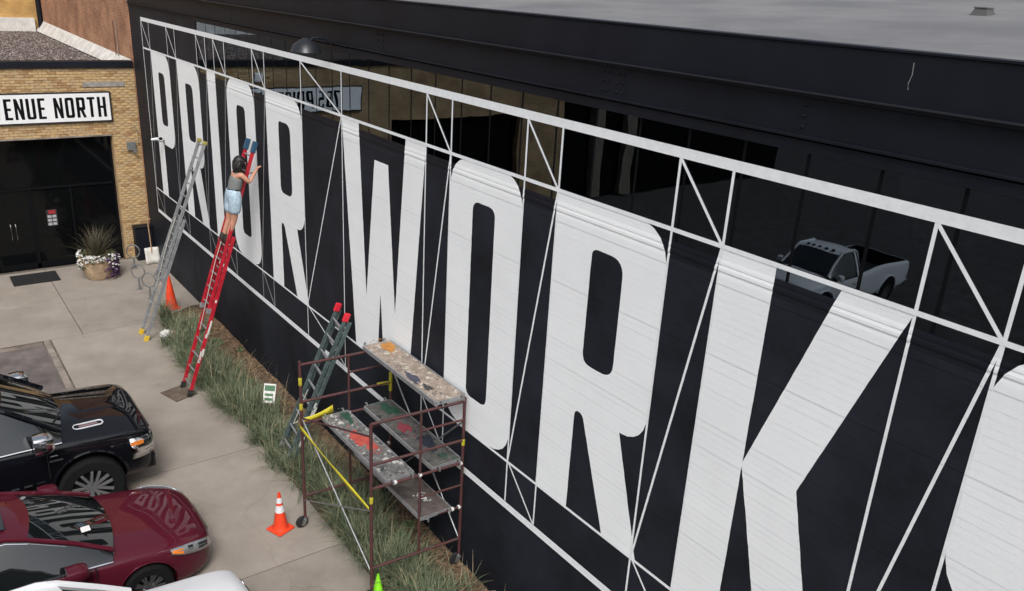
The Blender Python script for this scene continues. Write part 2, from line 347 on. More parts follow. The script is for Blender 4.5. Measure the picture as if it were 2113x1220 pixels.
# ---- glyphs: loops in metres, local x from 0..w, z from 0..h
def glyph(ch, w, h, s):
    q = .16*w/1.6*1.0; ro = .46*w/1.6; ri = .13*w/1.6
    RP = round_poly
    mid = h*.46
    def bowl(zb, zt_): return RP([(s*1.08, zb, ri), (w-s, zb, ri*1.2), (w-s, zt_, ri*1.4), (s*1.08, zt_, ri*.6)])
    if ch == 'I': return s, [[(0,0),(s,0),(s,h),(0,h)]]
    if ch == 'O': return w, [RP([(0,0,ro),(w,0,ro),(w,h,ro),(0,h,ro)]), RP([(s,h*.14,ri),(w-s,h*.14,ri),(w-s,h*.865,ri),(s,h*.865,ri)])]
    if ch == 'P': return w, [RP([(0,0),(s,0),(s,h*.375),(w,h*.375,ro),(w,h,ro),(0,h)]), bowl(h*.515, h*.868)]
    if ch == 'R':
        lx = w*.775
        return w, [RP([(0,0),(s,0),(s,h*.35,ri*.6),(s+.08*w,h*.35,ri*.6),(w*.715,0),(w*1.04,0),(lx,h*.365),(w,h*.365,ro*.85,.96),(w,h,ro),(0,h)]), bowl(h*.512, h*.868)]
    if ch == 'W': return w, [[(.165*w,0),(.46*w,0),(.5*w,h*.31),(.545*w,0),(.85*w,0),(w,h),(.785*w,h),(.68*w,h*.265),(.59*w,h*.868),(.425*w,h*.868),(.315*w,h*.265),(.225*w,h),(0,h)]]
    if ch == 'K': return w, [[(0,0),(s,0),(s,h*.48),(.61*w,0),(.935*w,0),(.645*w,h*.495),(w,h),(.67*w,h),(s,h*.49),(s,h),(0,h)]]
    if ch == 'S': return w, [RP([(0,0.0,ro),(w,0,ro),(w,h*.56,ro),(s,h*.62,ri),(s,h*.865,ri),(w-s,h*.865,ri),(w-s,h*.70),(w,h*.70),(w,h,ro),(0,h,ro),(0,h*.45,ro),(w-s,h*.40,ri),(w-s,h*.14,ri),(s,h*.14,ri),(s,h*.3),(0,h*.3)])]
    t = s*.85
    if ch == 'E': return w*.82, [[(0,0),(w*.82,0),(w*.82,t),(s,t),(s,h/2-t/2),(w*.72,h/2-t/2),(w*.72,h/2+t/2),(s,h/2+t/2),(s,h-t),(w*.82,h-t),(w*.82,h),(0,h)]]
    if ch == 'N': return w, [[(0,0),(s*.9,0),(s*.9,h*.55),(w-s*.95,0),(w,0),(w,h),(w-s*.9,h),(w-s*.9,h*.45),(s*.95,h),(0,h)]]
    if ch == 'U': return w, [RP([(0,h),(0,0,ro),(w,0,ro),(w,h),(w-s,h),(w-s,t,ri),(s,t,ri),(s,h)])]
    if ch == 'T': return w*.9, [[(w*.45-s/2,0),(w*.45+s/2,0),(w*.45+s/2,h-t),(w*.9,h-t),(w*.9,h),(0,h),(0,h-t),(w*.45-s/2,h-t)]]
    if ch == 'H': return w, [[(0,0),(s,0),(s,h/2-t/2),(w-s,h/2-t/2),(w-s,0),(w,0),(w,h),(w-s,h),(w-s,h/2+t/2),(s,h/2+t/2),(s,h),(0,h)]]
    if ch == 'A': return w, [[(0,0),(s,0),(w*.33,h*.2),(w*.67,h*.2),(w-s,0),(w,0),(w*.66,h),(w*.34,h)], [(w*.37,h*.36),(w*.63,h*.36),(w*.5,h*.78)]]
    if ch == 'V': return w, [[(w*.34,0),(w*.66,0),(w,h),(w-s,h),(w*.5,h*.28),(s,h),(0,h)]]
    if ch == '7': return w*.9, [[(w*.15,0),(w*.15+s,0),(w*.9,h*.75),(w*.9,h),(0,h),(0,h-t),(w*.9-s,h-t)]]
    if ch == '5': return w, [RP([(0,0,ro),(w,0,ro),(w,h*.62,ro),(s,h*.62),(s,h-t),(w*.92,h-t),(w*.92,h),(0,h),(0,h*.46),(w-s,h*.46,ri),(w-s,t,ri),(s,t,ri),(s,h*.26),(0,h*.26)])]
    return w*.5, []

def on_facade(name, loops, m, parent, lift=.003, courses=True):
    """paint applied to the facade: follows courses, sill steps and glass"""
    me = fill2d(loops); bm = bmesh.new(); bm.from_mesh(me)
    for v in bm.verts: v.co = (v.co.x, 0, v.co.y)
    zs = [v.co.z for v in bm.verts]; z0, z1 = min(zs), max(zs); xs = [v.co.x for v in bm.verts]
    cuts = []
    if courses:
        for k_ in range(int(z0/CH), int(z1/CH)+2):
            if k_*CH < 5.78 or min(xs) < SX: cuts += [k_*CH, k_*CH+CH-.010]
    cuts += [q[0] for q in PROF]
    for c in cuts:
        if z0 < c < z1: bmesh.ops.bisect_plane(bm, geom=bm.verts[:]+bm.edges[:]+bm.faces[:], plane_co=(0, 0, c), plane_no=(0, 0, 1), dist=1e-6)
    if min(xs) < SX < max(xs): bmesh.ops.bisect_plane(bm, geom=bm.verts[:]+bm.edges[:]+bm.faces[:], plane_co=(SX, 0, 0), plane_no=(1, 0, 0), dist=1e-6)
    # split joint edges so courses step: map per face
    bmesh.ops.split_edges(bm, edges=bm.edges[:])
    for f in bm.faces:
        c = f.calc_center_median(); 
        for v in f.verts:
            if c.x < SX or c.z < PROF[0][0]: v.co.y = wall_y(c.x, c.z) - lift
            else:
                y, z = surf(SX+1, min(max(v.co.z, PROF[0][0]), 9)); v.co.y = y - lift; v.co.z = z
    bmesh.ops.remove_doubles(bm, verts=bm.verts[:], dist=1e-5)
    for f in bm.faces:
        if f.normal.y > 0: f.normal_flip()
    bm.to_mesh(me); bm.free(); me.materials.clear()
    return link(name, me, m, parent)

ZB, ZT = 2.345, 6.06
LET = [('P', 1.88, 1.58, .51), ('R', 4.13, 1.62, .52), ('I', 6.36, .54, .54), ('O', 7.58, 1.57, .54), ('R', 9.76, 1.66, .54), ('W', 12.99, 2.56, .55), ('O', 16.17, 1.56, .54), ('R', 18.34, 1.67, .57), ('K', 20.62, 1.78, .575), ('S', 23.02, 1.6, .55)]
def wobble(L_, amp=.0018, step=.07):
    res = []
    for i, P in enumerate(L_):
        A = Vector(P); B = Vector(L_[(i+1) % len(L_)]); n_ = max(1, int((B-A).length/step))
        for k_ in range(n_): q = A.lerp(B, k_/n_); res.append((q.x+random.uniform(-amp, amp), q.y+random.uniform(-amp, amp)))
    return res
for ch, x0, w_, s_ in LET:
    _, loops = glyph(ch, w_, ZT-ZB, s_); loops = [wobble(q) for q in loops]
    on_facade('mural_letter', [[(x0+x, ZB+z) for x, z in L_] for L_ in loops], 'whitepaint', warehouse)
def line(x0, z0, x1, z1, t, m='whiteline', lift=.0045, name='painted_line'):
    d = Vector((x1-x0, z1-z0)).normalized(); n_ = Vector((-d.y, d.x))*t/2
    pts = [(x0+n_.x, z0+n_.y), (x0-n_.x, z0-n_.y), (x1-n_.x, z1-n_.y), (x1+n_.x, z1+n_.y)]
    on_facade(name, [pts], m, warehouse, lift, courses=True)
on_facade('painted_beam', [[(1.17, 6.725), (26.5, 6.725), (26.5, 6.822), (1.17, 6.822)]], 'whiteline', warehouse, .006, courses=False)
on_facade('painted_beam', [[(1.17, 1.635), (26.5, 1.635), (26.5, 1.735), (1.17, 1.735)]], 'whiteline', warehouse, .011)
line(1.17, ZT-.005, 26.5, ZT-.005, .042, lift=.0075); line(1.17, ZB-.012, 26.5, ZB-.012, .036, lift=.0075)
line(1.19, 1.735, 1.19, 6.725, .045, lift=.009)
edges_l = [x0 for _, x0, _, _ in LET]; edges_r = [1.19] + [x0+(w_ if c != 'I' else s_) for c, x0, w_, s_ in LET]
for i, xl in enumerate(edges_l):
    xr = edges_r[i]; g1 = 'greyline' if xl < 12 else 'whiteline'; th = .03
    l0 = .0045
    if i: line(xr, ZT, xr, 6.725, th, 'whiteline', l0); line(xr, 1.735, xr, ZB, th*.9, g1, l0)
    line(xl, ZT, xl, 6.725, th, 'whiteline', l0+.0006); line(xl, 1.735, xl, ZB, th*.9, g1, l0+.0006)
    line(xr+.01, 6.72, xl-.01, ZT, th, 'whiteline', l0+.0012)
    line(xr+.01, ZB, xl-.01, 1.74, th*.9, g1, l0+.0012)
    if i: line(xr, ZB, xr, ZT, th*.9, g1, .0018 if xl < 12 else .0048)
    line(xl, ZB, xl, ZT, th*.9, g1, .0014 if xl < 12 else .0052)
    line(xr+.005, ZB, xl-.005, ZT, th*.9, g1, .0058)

# ------------------------------------------------------------------ brick entrance building (facade x = 0)
entry = thing('brick_entrance_building', 'low tan brick entrance building with dark glazed doorway and gravel roof', 'building', (0, 0, 0))
YD0, YD1 = -.75, -6.75
mb = MB()
mb.box((-.35, -15.6, 3.62), (-.012, -.72, 5.42)); mb.box((-.35, -.76, 0), (-.012, -.02, 5.42))
mb.box((-.35, -8.0, 0), (-.012, YD1, 3.62)); mb.box((-.35, -15.6, 0), (-.012, -13.4, 3.62)); mb.box((-.35, -30, 4.2), (-.012, -15.6, 5.42))
mb.build('backing_wall', 'tanbrick', entry)
for yp in (-17.6, -19.3): MB().box((-.33, yp-.26, 0), (-.02, yp+.26, 4.199)).build('pier', mat('olive_render', (.17, .155, .115), .9, var=.3), entry)
# bricks, laid one by one on the visible pier and over the door
random.seed(5)
bm_mesh = {}
BW, BH, BG = .205, .0625, .0085
def brick_mesh(w):
    k_ = round(w, 3)
    if k_ not in bm_mesh: bm_mesh[k_] = MB().add([(-.012,0,0),(-.012,w,0),(-.012,w,BH),(-.012,0,BH),(.0,.004,.004),(.0,w-.004,.004),(.0,w-.004,BH-.004),(.0,.004,BH-.004)], [(4,5,6,7),(0,1,5,4),(1,2,6,5),(2,3,7,6),(3,0,4,7)]).mesh('brick')
    return bm_mesh[k_]
variants = {}
for k_ in ('bricka', 'brickb', 'brickc'): variants[k_] = k_
bigs = {q: MB() for q in variants}
count = 0; rowi = 0; z = .01
def place_brick(y0, y1, z, single):
    global count
    w_ = y1-y0
    if w_ < .03: return
    kq = random.choices(['bricka', 'brickb', 'brickc'], (5, 4, 2))[0]; dx = random.uniform(-.002, .005)
    if single:
        key = (round(w_, 3), kq)
        if key not in bm_mesh:
            me = brick_mesh(w_).copy(); me.materials.append(M[kq]); bm_mesh[key] = me
        o = bpy.data.objects.new('brick', bm_mesh[key]); col.objects.link(o); o.location = (dx, y0, z); o.parent = entry; count += 1
    else:
        bigs[kq].add([(-.012,y0,z),(-.012,y1,z),(-.012,y1,z+BH),(-.012,y0,z+BH),(dx,y0+.004,z+.004),(dx,y1-.004,z+.004),(dx,y1-.004,z+BH-.004),(dx,y0+.004,z+BH-.004)], [(4,5,6,7),(0,1,5,4),(1,2,6,5),(2,3,7,6),(3,0,4,7)])
while z < 5.40-BH:
    ystart = -.03
    yend = -.742 if z < 3.60 else -3.9
    y = ystart; first = True; soldier = False
    while y > yend+.02:
        w_ = BW*(.5 if (first and rowi % 2) else 1); y0 = max(y-w_, yend); first = False
        place_brick(y0, y-BG if False else y, z, count < 300 and z < 5.3 and y > -.76 and z > .1)
        y = y0-BG
    z += BH+BG; rowi += 1
for q, b_ in bigs.items(): tag(b_.build('brickwork', q, entry, recalc=False), kind='stuff')
MB().box((-.30, -30, 5.43), (.06, -.03, 5.60)).build('coping', 'blackmetal', entry, bevel=.01)
MB().box((.0065, -1.35, 4.93), (.02, -.30, 5.06)).build('stone_patch', 'stonepatch', entry)
MB().box((-.34, YD1, 3.60), (.016, YD0, 3.64)).build('lintel', 'kerb', entry)
# glazed entrance
MB().box((-.30, YD1, 0), (-.27, YD0, 3.60)).build('glazing', 'darkglass', entry)
for y0, y1, z0, z1 in ((YD1, YD0, 2.21, 2.27), (YD1, YD0, 3.53, 3.6), (YD0-.06, YD0, 0, 3.53), (YD1, YD1+.06, 0, 3.53), (-2.98, -2.90, 0, 2.21), (-3.98, -3.90, 0, 2.21), (-1.96, -1.91, 0, 2.21), (-4.98, -4.9, 0, 2.21), (YD1+.06, YD0-.06, .0, .12)):
    MB().box((-.268, y0, z0), (-.235, y1, z1)).build('frame_bar', 'blacktrim', entry)
for yy in (-3.50, -3.38):
    MB().tube([(-.235, yy, .85), (-.19, yy, .9), (-.19, yy, 1.25), (-.235, yy, 1.3)], .012, 8).build('door_handle', mat('steel_handle', (.35, .35, .36), .3, .9), entry, smooth=True)
MB().box((-.302, -13.4, 0), (-.28, -8.0, 3.6)).build('glazing', 'darkglass', entry)
MB().box((-.302, -30, 0), (-.28, -15.6, 4.2)).build('glazing', 'darkglass', entry)
for yy in (-9.3, -10.7, -12.1): MB().box((-.278, yy-.04, 0), (-.23, yy+.04, 3.6)).build('frame_bar', 'blacktrim', entry)
# gravel roof
rf = MB().add([(-14.4,-30,5.33),(-.3,-30,5.33),(-.3,-.02,5.33),(-14.4,-.02,5.33)], [(0,1,2,3)]).build('roof', 'gravel', entry)
gc = chips(9000, lambda: (-.4-abs(random.random()**1.1)*13.8, -.3-random.random()*5.5, 5.335), .018, .05).build('gravel', 'chip', rf, recalc=False); tag(gc, kind='stuff')
# flashing along the tall brick wall and the rear wall
MB().add([(-14.3,-.02,5.75),(-.25,-.02,5.62),(-.25,-.28,5.36),(-14.3,-.28,5.36),(-14.3,-.02,5.36),(-.25,-.02,5.36)], [(0,1,2,3),(2,5,4,3),(1,5,2),(0,3,4)]).build('flashing', 'whiteflash', entry)
MB().box((-14.38, -30, 5.34), (-14.2, -.3, 5.85)).build('flashing', 'whiteflash', entry)
tall = thing('tall_brick_building', 'tall plain brown brick wall rising beside the gravel roof', 'building', (0, 0, 0))
MB().box((-14.6, -.018, 0), (-.006, 8, 14)).build('wall', 'redbrick', tall)
MB().tube([(-14.1, -.11, 5.4), (-14.1, -.11, 12)], .10, 10).build('drainpipe', 'blackmetal', tall, smooth=True)
MB().tube([(-1.75, -.06, 5.5), (-1.75, -.06, 6.55)], .014, 6).build('pipe', mat('rusty_pipe', (.16, .08, .05), .7), tall, smooth=True)
MB().tube([(-1.45, -.06, 5.5), (-1.45, -.06, 6.6)], .014, 6).build('pipe', M['kerb'], tall, smooth=True)
rear = thing('rear_brick_building', 'yellow brick wall with white base flashing behind the gravel roof', 'building', (0, 0, 0))
MB().box((-16, -30, 0), (-14.4, -.02, 14)).build('wall', 'yelbrick', rear)
for yy in (-2.6, -5.4, -8.2, -11, -14):
    w_ = MB().box((-14.399, yy-.8, 7.2), (-14.36, yy+.8, 9.4)).build('window', 'darkglass', rear)
    MB().box((-14.36, yy-.85, 7.05), (-14.28, yy+.85, 7.19)).build('sill', 'stonepatch', w_)

# sign above the door
sign = thing('building_sign', 'long white sign board with black border lettering above the doorway', 'sign', (.06, 0, 0))
MB().box((-.045, -6.85, 4.0), (.0, -.70, 4.81)).build('border', mat('sign_black', (.012, .012, .014), .5), sign)
MB().box((.001, -6.81, 4.04), (.006, -.74, 4.77)).build('board', mat('sign_white', (.78, .79, .80), .5, var=.06, vscale=3), sign)
txt = '755 PRIOR AVENUE NORTH'; gw, gh, gs = .213, .535, .074
tot = 0; adv = []
for c in txt:
    w_, L_ = glyph(c, gw, gh, gs); adv.append((tot, L_)); tot += (w_ if L_ else .085) + .057
x0 = -.84 - tot + .057
for off_, L_ in adv:
    if not L_: continue
    me = fill2d([[(x0+off_+x, 4.135+z) for x, z in q] for q in L_])
    for v in me.vertices: v.co = (.0085, v.co.x, v.co.y)
    me.materials.clear(); link('letter', me, 'blacktrim', sign)

# ------------------------------------------------------------------ small fixtures on walls
M['galv'] = mat('galvanised', (.33, .34, .35), .4, .7, var=.25, vscale=20)
M['greybox'] = mat('grey_enamel', (.15, .16, .165), .5, var=.2)
eb = thing('junction_box', 'small grey junction box with floodlight on the tan brick pier', 'junction box', (.012, -.30, 3.18))
MB().box((0, -.11, 0), (.09, .11, .22)).build('case', 'greybox', eb, bevel=.008)
MB().lathe([(.03, 0), (.05, .05), (.05, .09)], (.09, .06, -.02), 12, 'X').build('lamp_head', 'galv', eb, smooth=True)
MB().tube([(.05, .11, .1), (.05, .2, .1), (.05, .22, .5), (.05, .14, .62), (.05, .02, .64)], .009, 6).build('conduit', 'greybox', eb, smooth=True)
sc = thing('security_camera', 'small white security camera on a bracket over the letter P', 'camera', (2.42, -.006, 3.80)); sc.scale = (.75, .75, .75)
MB().box((-.07, -.02, -.07), (.07, 0, .07)).build('base_plate', 'galv', sc)
MB().tube([(0, -.02, 0), (0, -.16, .03), (-.12, -.24, .04)], .018, 8).build('arm', 'galv', sc, smooth=True)
MB().tube([(-.24, -.34, .06), (-.02, -.2, .12)], .045, 10).build('housing', 'whiteline', sc, smooth=True)
MB().tube([(.06, -.14, .13), (.13, -.12, .14)], .05, 10).build('lens_hood', 'blacktrim', sc, smooth=True)
wl = thing('gooseneck_lamp', 'dark dome wall lamp curving out above the windows', 'lamp', (12.80, -.06, 7.10))
MB().tube([(0, 0, .02), (0, -.15, .10), (0, -.3, .10), (0, -.4, .02)], .022, 8).build('arm', 'blackmetal', wl, smooth=True)
MB().lathe([(.03, .14), (.09, .11), (.19, .04), (.235, -.06), (.225, -.06), (.18, .03)], (0, -.42, -.04), 20, caps=False).build('shade', mat('lamp_shade_grey', (.022, .025, .03), .35, .3), wl, smooth=True)
MB().lathe([(.04, 0), (.06, -.05), (.03, -.09)], (0, -.42, .0), 10).build('bulb', 'whiteline', wl, smooth=True)
hook = thing('parapet_cable', 'short frayed cable hanging down the black parapet', 'cable', (22.0, -.02, 7.56))
MB().tube([(0, -.005, .20), (.008, -.010, .12), (-.006, -.012, .06), (0, -.01, .02)], .0035, 6).build('cable', 'greybox', hook, smooth=True)

# ------------------------------------------------------------------ doorway things
M['terracotta'] = mat('tan_pot', (.40, .29, .185), .8, var=.35, vscale=6, bump=.3, bscale=25)
M['soil'] = mat('soil', (.035, .025, .018), .95)
M['spike'] = mat('spiky_leaf', (.10, .085, .05), .6, var=.5, vscale=8)
M['leaf'] = mat('pot_leaf', (.07, .10, .04), .6, var=.4, vscale=12)
M['petalw'] = mat('white_petal', (.75, .74, .72), .6)
M['petalp'] = mat('purple_petal', (.10, .045, .14), .6, var=.3, vscale=20)
M['rubber'] = mat('black_rubber', (.014, .014, .015), .8, var=.3, vscale=10, bump=.3)
pl = thing('flower_planter', 'round tan planter with spiky grass and white and purple flowers by the doorway', 'planter', (1.30, -1.72, 0))
pot = MB().lathe([(.30, 0), (.33, .04), (.39, .25), (.44, .52), (.47, .54), (.47, .63), (.42, .63), (.405, .56), (.0, .56)], n=28, caps=False).build('pot', 'terracotta', pl, smooth=True)
MB().lathe([(.0, .54), (.38, .545)], n=20, caps=False).build('soil', 'soil', pot)
random.seed(3)
def blade(mb, c, A, tilt, L, w, droop, seg=4):
    d = Vector((math.cos(A), math.sin(A), 0)); s_ = Vector((-math.sin(A), math.cos(A), 0)); P = Vector(c); th = tilt; rows = []
    for i in range(seg+1):
        t = i/seg; ww = w*(1-t)**.7 if t < 1 else .0005
        rows.append([P - s_*ww, P + s_*ww]); P = P + (d*math.sin(th) + Vector((0, 0, 1))*math.cos(th))*L/seg; th += droop/seg
    mb.grid(rows)
mb = MB()
for i in range(150): blade(mb, (random.gauss(0, .05), random.gauss(0, .05), .54), random.uniform(0, math.tau), abs(random.gauss(.35, .35)), random.uniform(.7, 1.05), .012, random.uniform(.1, .9))
tag(mb.build('spiky_grass', 'spike', pl, recalc=False), kind='stuff')
def leafball(mb, c, rad, n, s0, s1, flat=1.):
    for _ in range(n):
        v = Vector((random.gauss(0, 1), random.gauss(0, 1), random.gauss(0, 1))).normalized()*rad*random.uniform(.6, 1); v.z *= flat
        q = Vector(c)+v; A = random.uniform(0, 6.28); u = Vector((math.cos(A), math.sin(A), random.uniform(-.6, .6)))*random.uniform(s0, s1); w_ = u.cross(Vector((random.gauss(0, 1), random.gauss(0, 1), random.gauss(0, 1)))).normalized()*u.length*.7
        mb.add([q-u, q+w_, q+u, q-w_], [(0,1,2,3)])
mb = MB()
for i in range(14):
    A = i/14*math.tau; leafball(mb, (.40*math.cos(A), .40*math.sin(A), .62-(.22*(i % 2) if abs(A-5.9) > .75 and A > .6 else 0)), .13, 80, .02, .04)
tag(mb.build('trailing_foliage', 'leaf', pl, recalc=False), kind='stuff')
mb = MB(); mp = MB()
for i in range(70):
    A = random.uniform(-2.6, .6)+math.pi*.1; c = (.48*math.cos(A), .48*math.sin(A), random.uniform(.34 if A < -1.0 else .58, .74))
    leafball(mb, c, .035, 8, .018, .03)
for i in range(60):
    A = random.uniform(.1, 1.6); leafball(mp, (.47*math.cos(A)+.03, .47*math.sin(A), random.uniform(.12, .66)), .045, 9, .02, .035)
for i in range(12):
    A = random.uniform(.1, 1.6); leafball(mb, (.52*math.cos(A)+.04, .52*math.sin(A), random.uniform(.2, .66)), .025, 6, .015, .025)
tag(mb.build('white_flowers', 'petalw', pl, recalc=False), kind='stuff'); tag(mp.build('purple_flowers', 'petalp', pl, recalc=False), kind='stuff')
dm = MB().box((.27, -3.76, .006), (1.12, -2.65, .022)).build('doormat', 'rubber', bevel=.004); tag(dm, 'flat black rubber doormat in front of the glass doors', 'doormat')
for i in range(20): MB().box((.29+i*.041, -3.74, .0225), (.31+i*.041, -2.67, .026)).build('rib', 'rubber', dm)
nb = thing('door_notice', 'white notice stickers with red top on the dark glass door', 'notice', (-.266, -2.47, 1.15))
M['paperred'] = mat('red_print', (.30, .02, .03), .6); M['papergrey'] = mat('notice_paper', (.38, .38, .40), .6); nb.scale = (1, .8, .85)
MB().box((0, -.10, .40), (.003, .12, .52)).build('header', 'paperred', nb)
for i in range(3):
    for j in range(2): MB().box((0, -.14+j*.15, .02+i*.125), (.003, -.02+j*.15, .105+i*.125)).build('sticker', 'papergrey', nb)
MB().box((-.002, -.17, 0), (-.0005, .16, .54)).build('sheet', mat('notice_dark', (.02, .02, .022), .6), nb)
wf = thing('wall_light', 'white square wall light at the left edge of the brick front', 'lamp', (.014, -3.42, 4.98))
MB().box((0, -.14, 0), (.10, .10, .26)).build('case', 'whiteline', wf, bevel=.02); MB().box((.101, -.11, .03), (.112, .07, .23)).build('diffuser', 'petalw', wf)
bxo = thing('utility_cabinet', 'black steel utility cabinet in the corner under the brick pier', 'cabinet', (0, 0, 0))
MB().box((.03, -.50, .0), (.34, -.02, .98)).build('case', 'blackmetal', bxo, bevel=.008); MB().box((.341, -.47, .05), (.35, -.05, .93)).build('door', 'blackmetal', bxo, bevel=.003)
MB().box((.02, -.52, .981), (.37, -.015, 1.0)).build('lid', 'blackmetal', bxo, bevel=.004)
# round bike rack posts
def ring_rack(x, y, A, label):
    t = thing('bike_rack', label, 'bike rack', (x, y, 0), 'round bike rack posts'); t.rotation_euler = (0, 0, A)
    MB().lathe([(.07, .003), (.07, .012), (.03, .016)], n=14).build('base_plate', 'greybox', t)
    MB().tube([(0, 0, .012), (0, 0, .32)], .022, 10).build('post', 'greybox', t, smooth=True)
    MB().tube([(.17*math.sin(q*math.tau/24), 0, .50-.19*math.cos(q*math.tau/24)) for q in range(25)], .019, 8, False).build('ring', 'greybox', t, smooth=True)
ring_rack(.95, -.74, R(65), 'grey ring bike rack nearest the glass doorway')
ring_rack(2.75, -1.05, R(55), 'middle grey ring bike rack in front of the snow shovel')
ring_rack(3.55, -.98, R(55), 'grey ring bike rack closest to the orange cone')
# snow shovel against the cabinet
sh = thing('snow_shovel', 'snow shovel with white scoop and wooden handle leaning in the corner', 'shovel', (.72, -.20, 0)); 
M['wood'] = mat('ash_wood', (.42, .26, .14), .6, var=.3, vscale=8, stretch=(1, 1, .1))
rows = [[(-.08+.05*abs(u)-.0, u*.2, .02+t*.46) if False else (.10*(1-t)+.03*u*u, u*.19, .02+t*.46) for u in (-1, -.6, -.2, .2, .6, 1)] for t in (0, .25, .5, .8, 1)]
o = MB().grid(rows).build('scoop', mat('white_plastic', (.66, .64, .60), .5, var=.2, vscale=6), sh, smooth=True); s_ = o.modifiers.new('thick', 'SOLIDIFY'); s_.thickness = .012
MB().tube([(.03, 0, .18), (.02, 0, .5), (-.20, .02, 1.25)], .017, 8).build('handle', 'wood', sh, smooth=True)
MB().tube([(-.20, -.06, 1.25), (-.20, .10, 1.26)], .017, 8).build('grip', 'wood', sh, smooth=True)

# ------------------------------------------------------------------ cones
M['cone'] = mat('orange_pvc', (.80, .06, .015), .5, var=.15, vscale=10)
M['conewhite'] = mat('reflective_white', (.72, .72, .74), .4, var=.1, vscale=20)
M['lime'] = mat('lime_pvc', (.28, .85, .02), .5, var=.1)
def cone(loc, h, rb, m, label, bands=(), base=.18, rz=0.):
    t = thing('traffic_cone', label, 'traffic cone', loc, rz=rz); rt_ = rb*.17
    rad = lambda z: rb + (rt_-rb)*(z-.035)/(h-.035)
    zs = [.035]+[b_ for q in bands for b_ in q]+[h]
    MB().lathe([(rb*1.12, .03), (rb, .05)] + [(rad(z), z) for z in [.05+(h-.05)*i/10 for i in range(1, 11)]] + [(rt_*.7, h), (rt_*.7, h-.03)], n=24).build('body', m, t, smooth=True)
    for z0, z1 in bands: MB().lathe([(rad(z0)+.003, z0), (rad(z1)+.003, z1)], n=24, caps=False).build('band', 'conewhite', t, smooth=True)
    if base:
        mbx = MB().box((-base, -base, 0), (base, base, .034)); mbx.build('base', m, t, bevel=.015)
    return t
cone((14.50, -1.86, .004), .66, .115, 'cone', 'orange traffic cone with white bands beside the scaffold wheel', ((.33, .45), (.49, .58)), .155, .35)
cone((4.50, -.72, .004), .86, .155, 'cone', 'plain orange traffic cone behind the silver ladder', (), .17, .2)
cone((16.66, -1.31, .004), .38, .085, 'lime', 'lime green traffic cone at the foot of the scaffold post', (), .11, .1)

# ------------------------------------------------------------------ ladders
M['alu'] = mat('aluminium', (.36, .37, .385), .42, .5, var=.25, vscale=9)
M['red'] = mat('red_fibreglass', (.43, .012, .026), .45, var=.3, vscale=7)
M['teal'] = mat('dark_green_fibreglass', (.085, .12, .12), .5, var=.4, vscale=10)
M['yellowcap'] = mat('yellow_rubber', (.62, .42, .03), .6)
M['bluecap'] = mat('blue_rubber', (.02, .07, .13), .6)
M['redcap'] = mat('red_rubber', (.65, .02, .04), .5)
M['splat'] = mat('dried_white_paint', (.6, .6, .58), .7)
def ladder(name, label, F, T, width, mrail, mcap, mfoot, base_t, fly_t, capl=.10, splats=0, side=Vector((1, 0, 0)), fly_m=None):
    F = Vector(F); T = Vector(T); d = (T-F); L = d.length; d.normalize(); side = (side - side.dot(d)*d).normalized(); n_ = side.cross(d)
    if n_.y > 0: n_ = -n_                       # points away from the wall (climber side)
    t = thing(name, label, 'ladder', (0, 0, 0))
    def section(a0, a1, wd, off, m):
        A = F + d*L*a0 + n_*off; B = F + d*L*a1 + n_*off
        for s_ in (-1, 1):
            rl = MB().bar(A+side*s_*wd/2, B+side*s_*wd/2, .026, .072, side).build('rail', m, t, bevel=.004)
        k_ = .17
        while k_ < (a1-a0)*L-.05:
            P = A + d*k_; MB().tube([P-side*(wd/2-.013), P+side*(wd/2-.013)], .0165, 8).build('rung', 'alu', t, smooth=True); k_ += .305
        return A, B
    A, B = section(*base_t, width, 0, mrail); A2, B2 = section(*fly_t, width-.07, .078, fly_m or mrail)
    for s_ in (-1, 1):
        P = F+side*s_*width/2
        MB().bar(P-d*.04+Vector((0, 0, .0)), P+d*.10, .05, .10, side).build('foot', mfoot, t, bevel=.008)
        P = B2+side*s_*(width-.07)/2; MB().bar(P-d*capl, P+d*.02, .055, .10, side).build('rail_cap', mcap, t, bevel=.012)
        P = A2+side*s_*(width-.07)/2; MB().bar(P, P+d*.10, .05, .085, side).build('rung_lock', 'alu', t, bevel=.004)
    MB().tube([A2+d*.45*L*(fly_t[1]-fly_t[0])+n_*.05, A2+d*.2*L+n_*.06, F+d*.25*L+n_*.07], .008, 6).build('rope', mat('rope', (.45, .42, .36), .9), t, smooth=True)
    for i in range(splats):
        q = random.uniform(.08, .42); P = F+side*width/2+d*L*q + side*.0145 + n_*random.uniform(-.02, .02)
        MB().bar(P, P+d*random.uniform(.05, .16), .002, random.uniform(.03, .05), side).build('paint_splat', 'splat', t)
    return t, F, T, d, side, n_
random.seed(21)
ladder('extension_ladder', 'silver aluminium extension ladder leaning on the wall nearest the brick building', (6.02, -1.76, .03), (6.06, -.04, 4.44), .46, 'alu', mat('dull_olive_cap', (.30, .27, .06), .6), 'yellowcap', (0, .62), (.30, 1.0), .06)
red = ladder('extension_ladder', 'red fibreglass extension ladder with the painter standing on it', (9.24, -1.74, .05), (9.20, -.03, 4.98), .46, 'red', 'bluecap', 'rubber', (0, .64), (.33, 1.0), .20, 9)
ladder('extension_ladder', 'short dark green extension ladder with red tips behind the scaffold', (12.72, -1.02, .10), (13.18, -.05, 2.86), .44, 'teal', 'redcap', 'rubber', (0, .96), (.03, 1.0), .13, 5)
pad = MB().box((-.28, -.24, 0), (.28, .24, .014)).build('plywood_pad', mat('weathered_ply', (.13, .095, .07), .9, var=.4, vscale=6)); pad.location = (9.22, -1.88, .006); pad.rotation_euler = (0, 0, .3)
tag(pad, 'square weathered plywood pad under the red ladder feet', 'plywood')
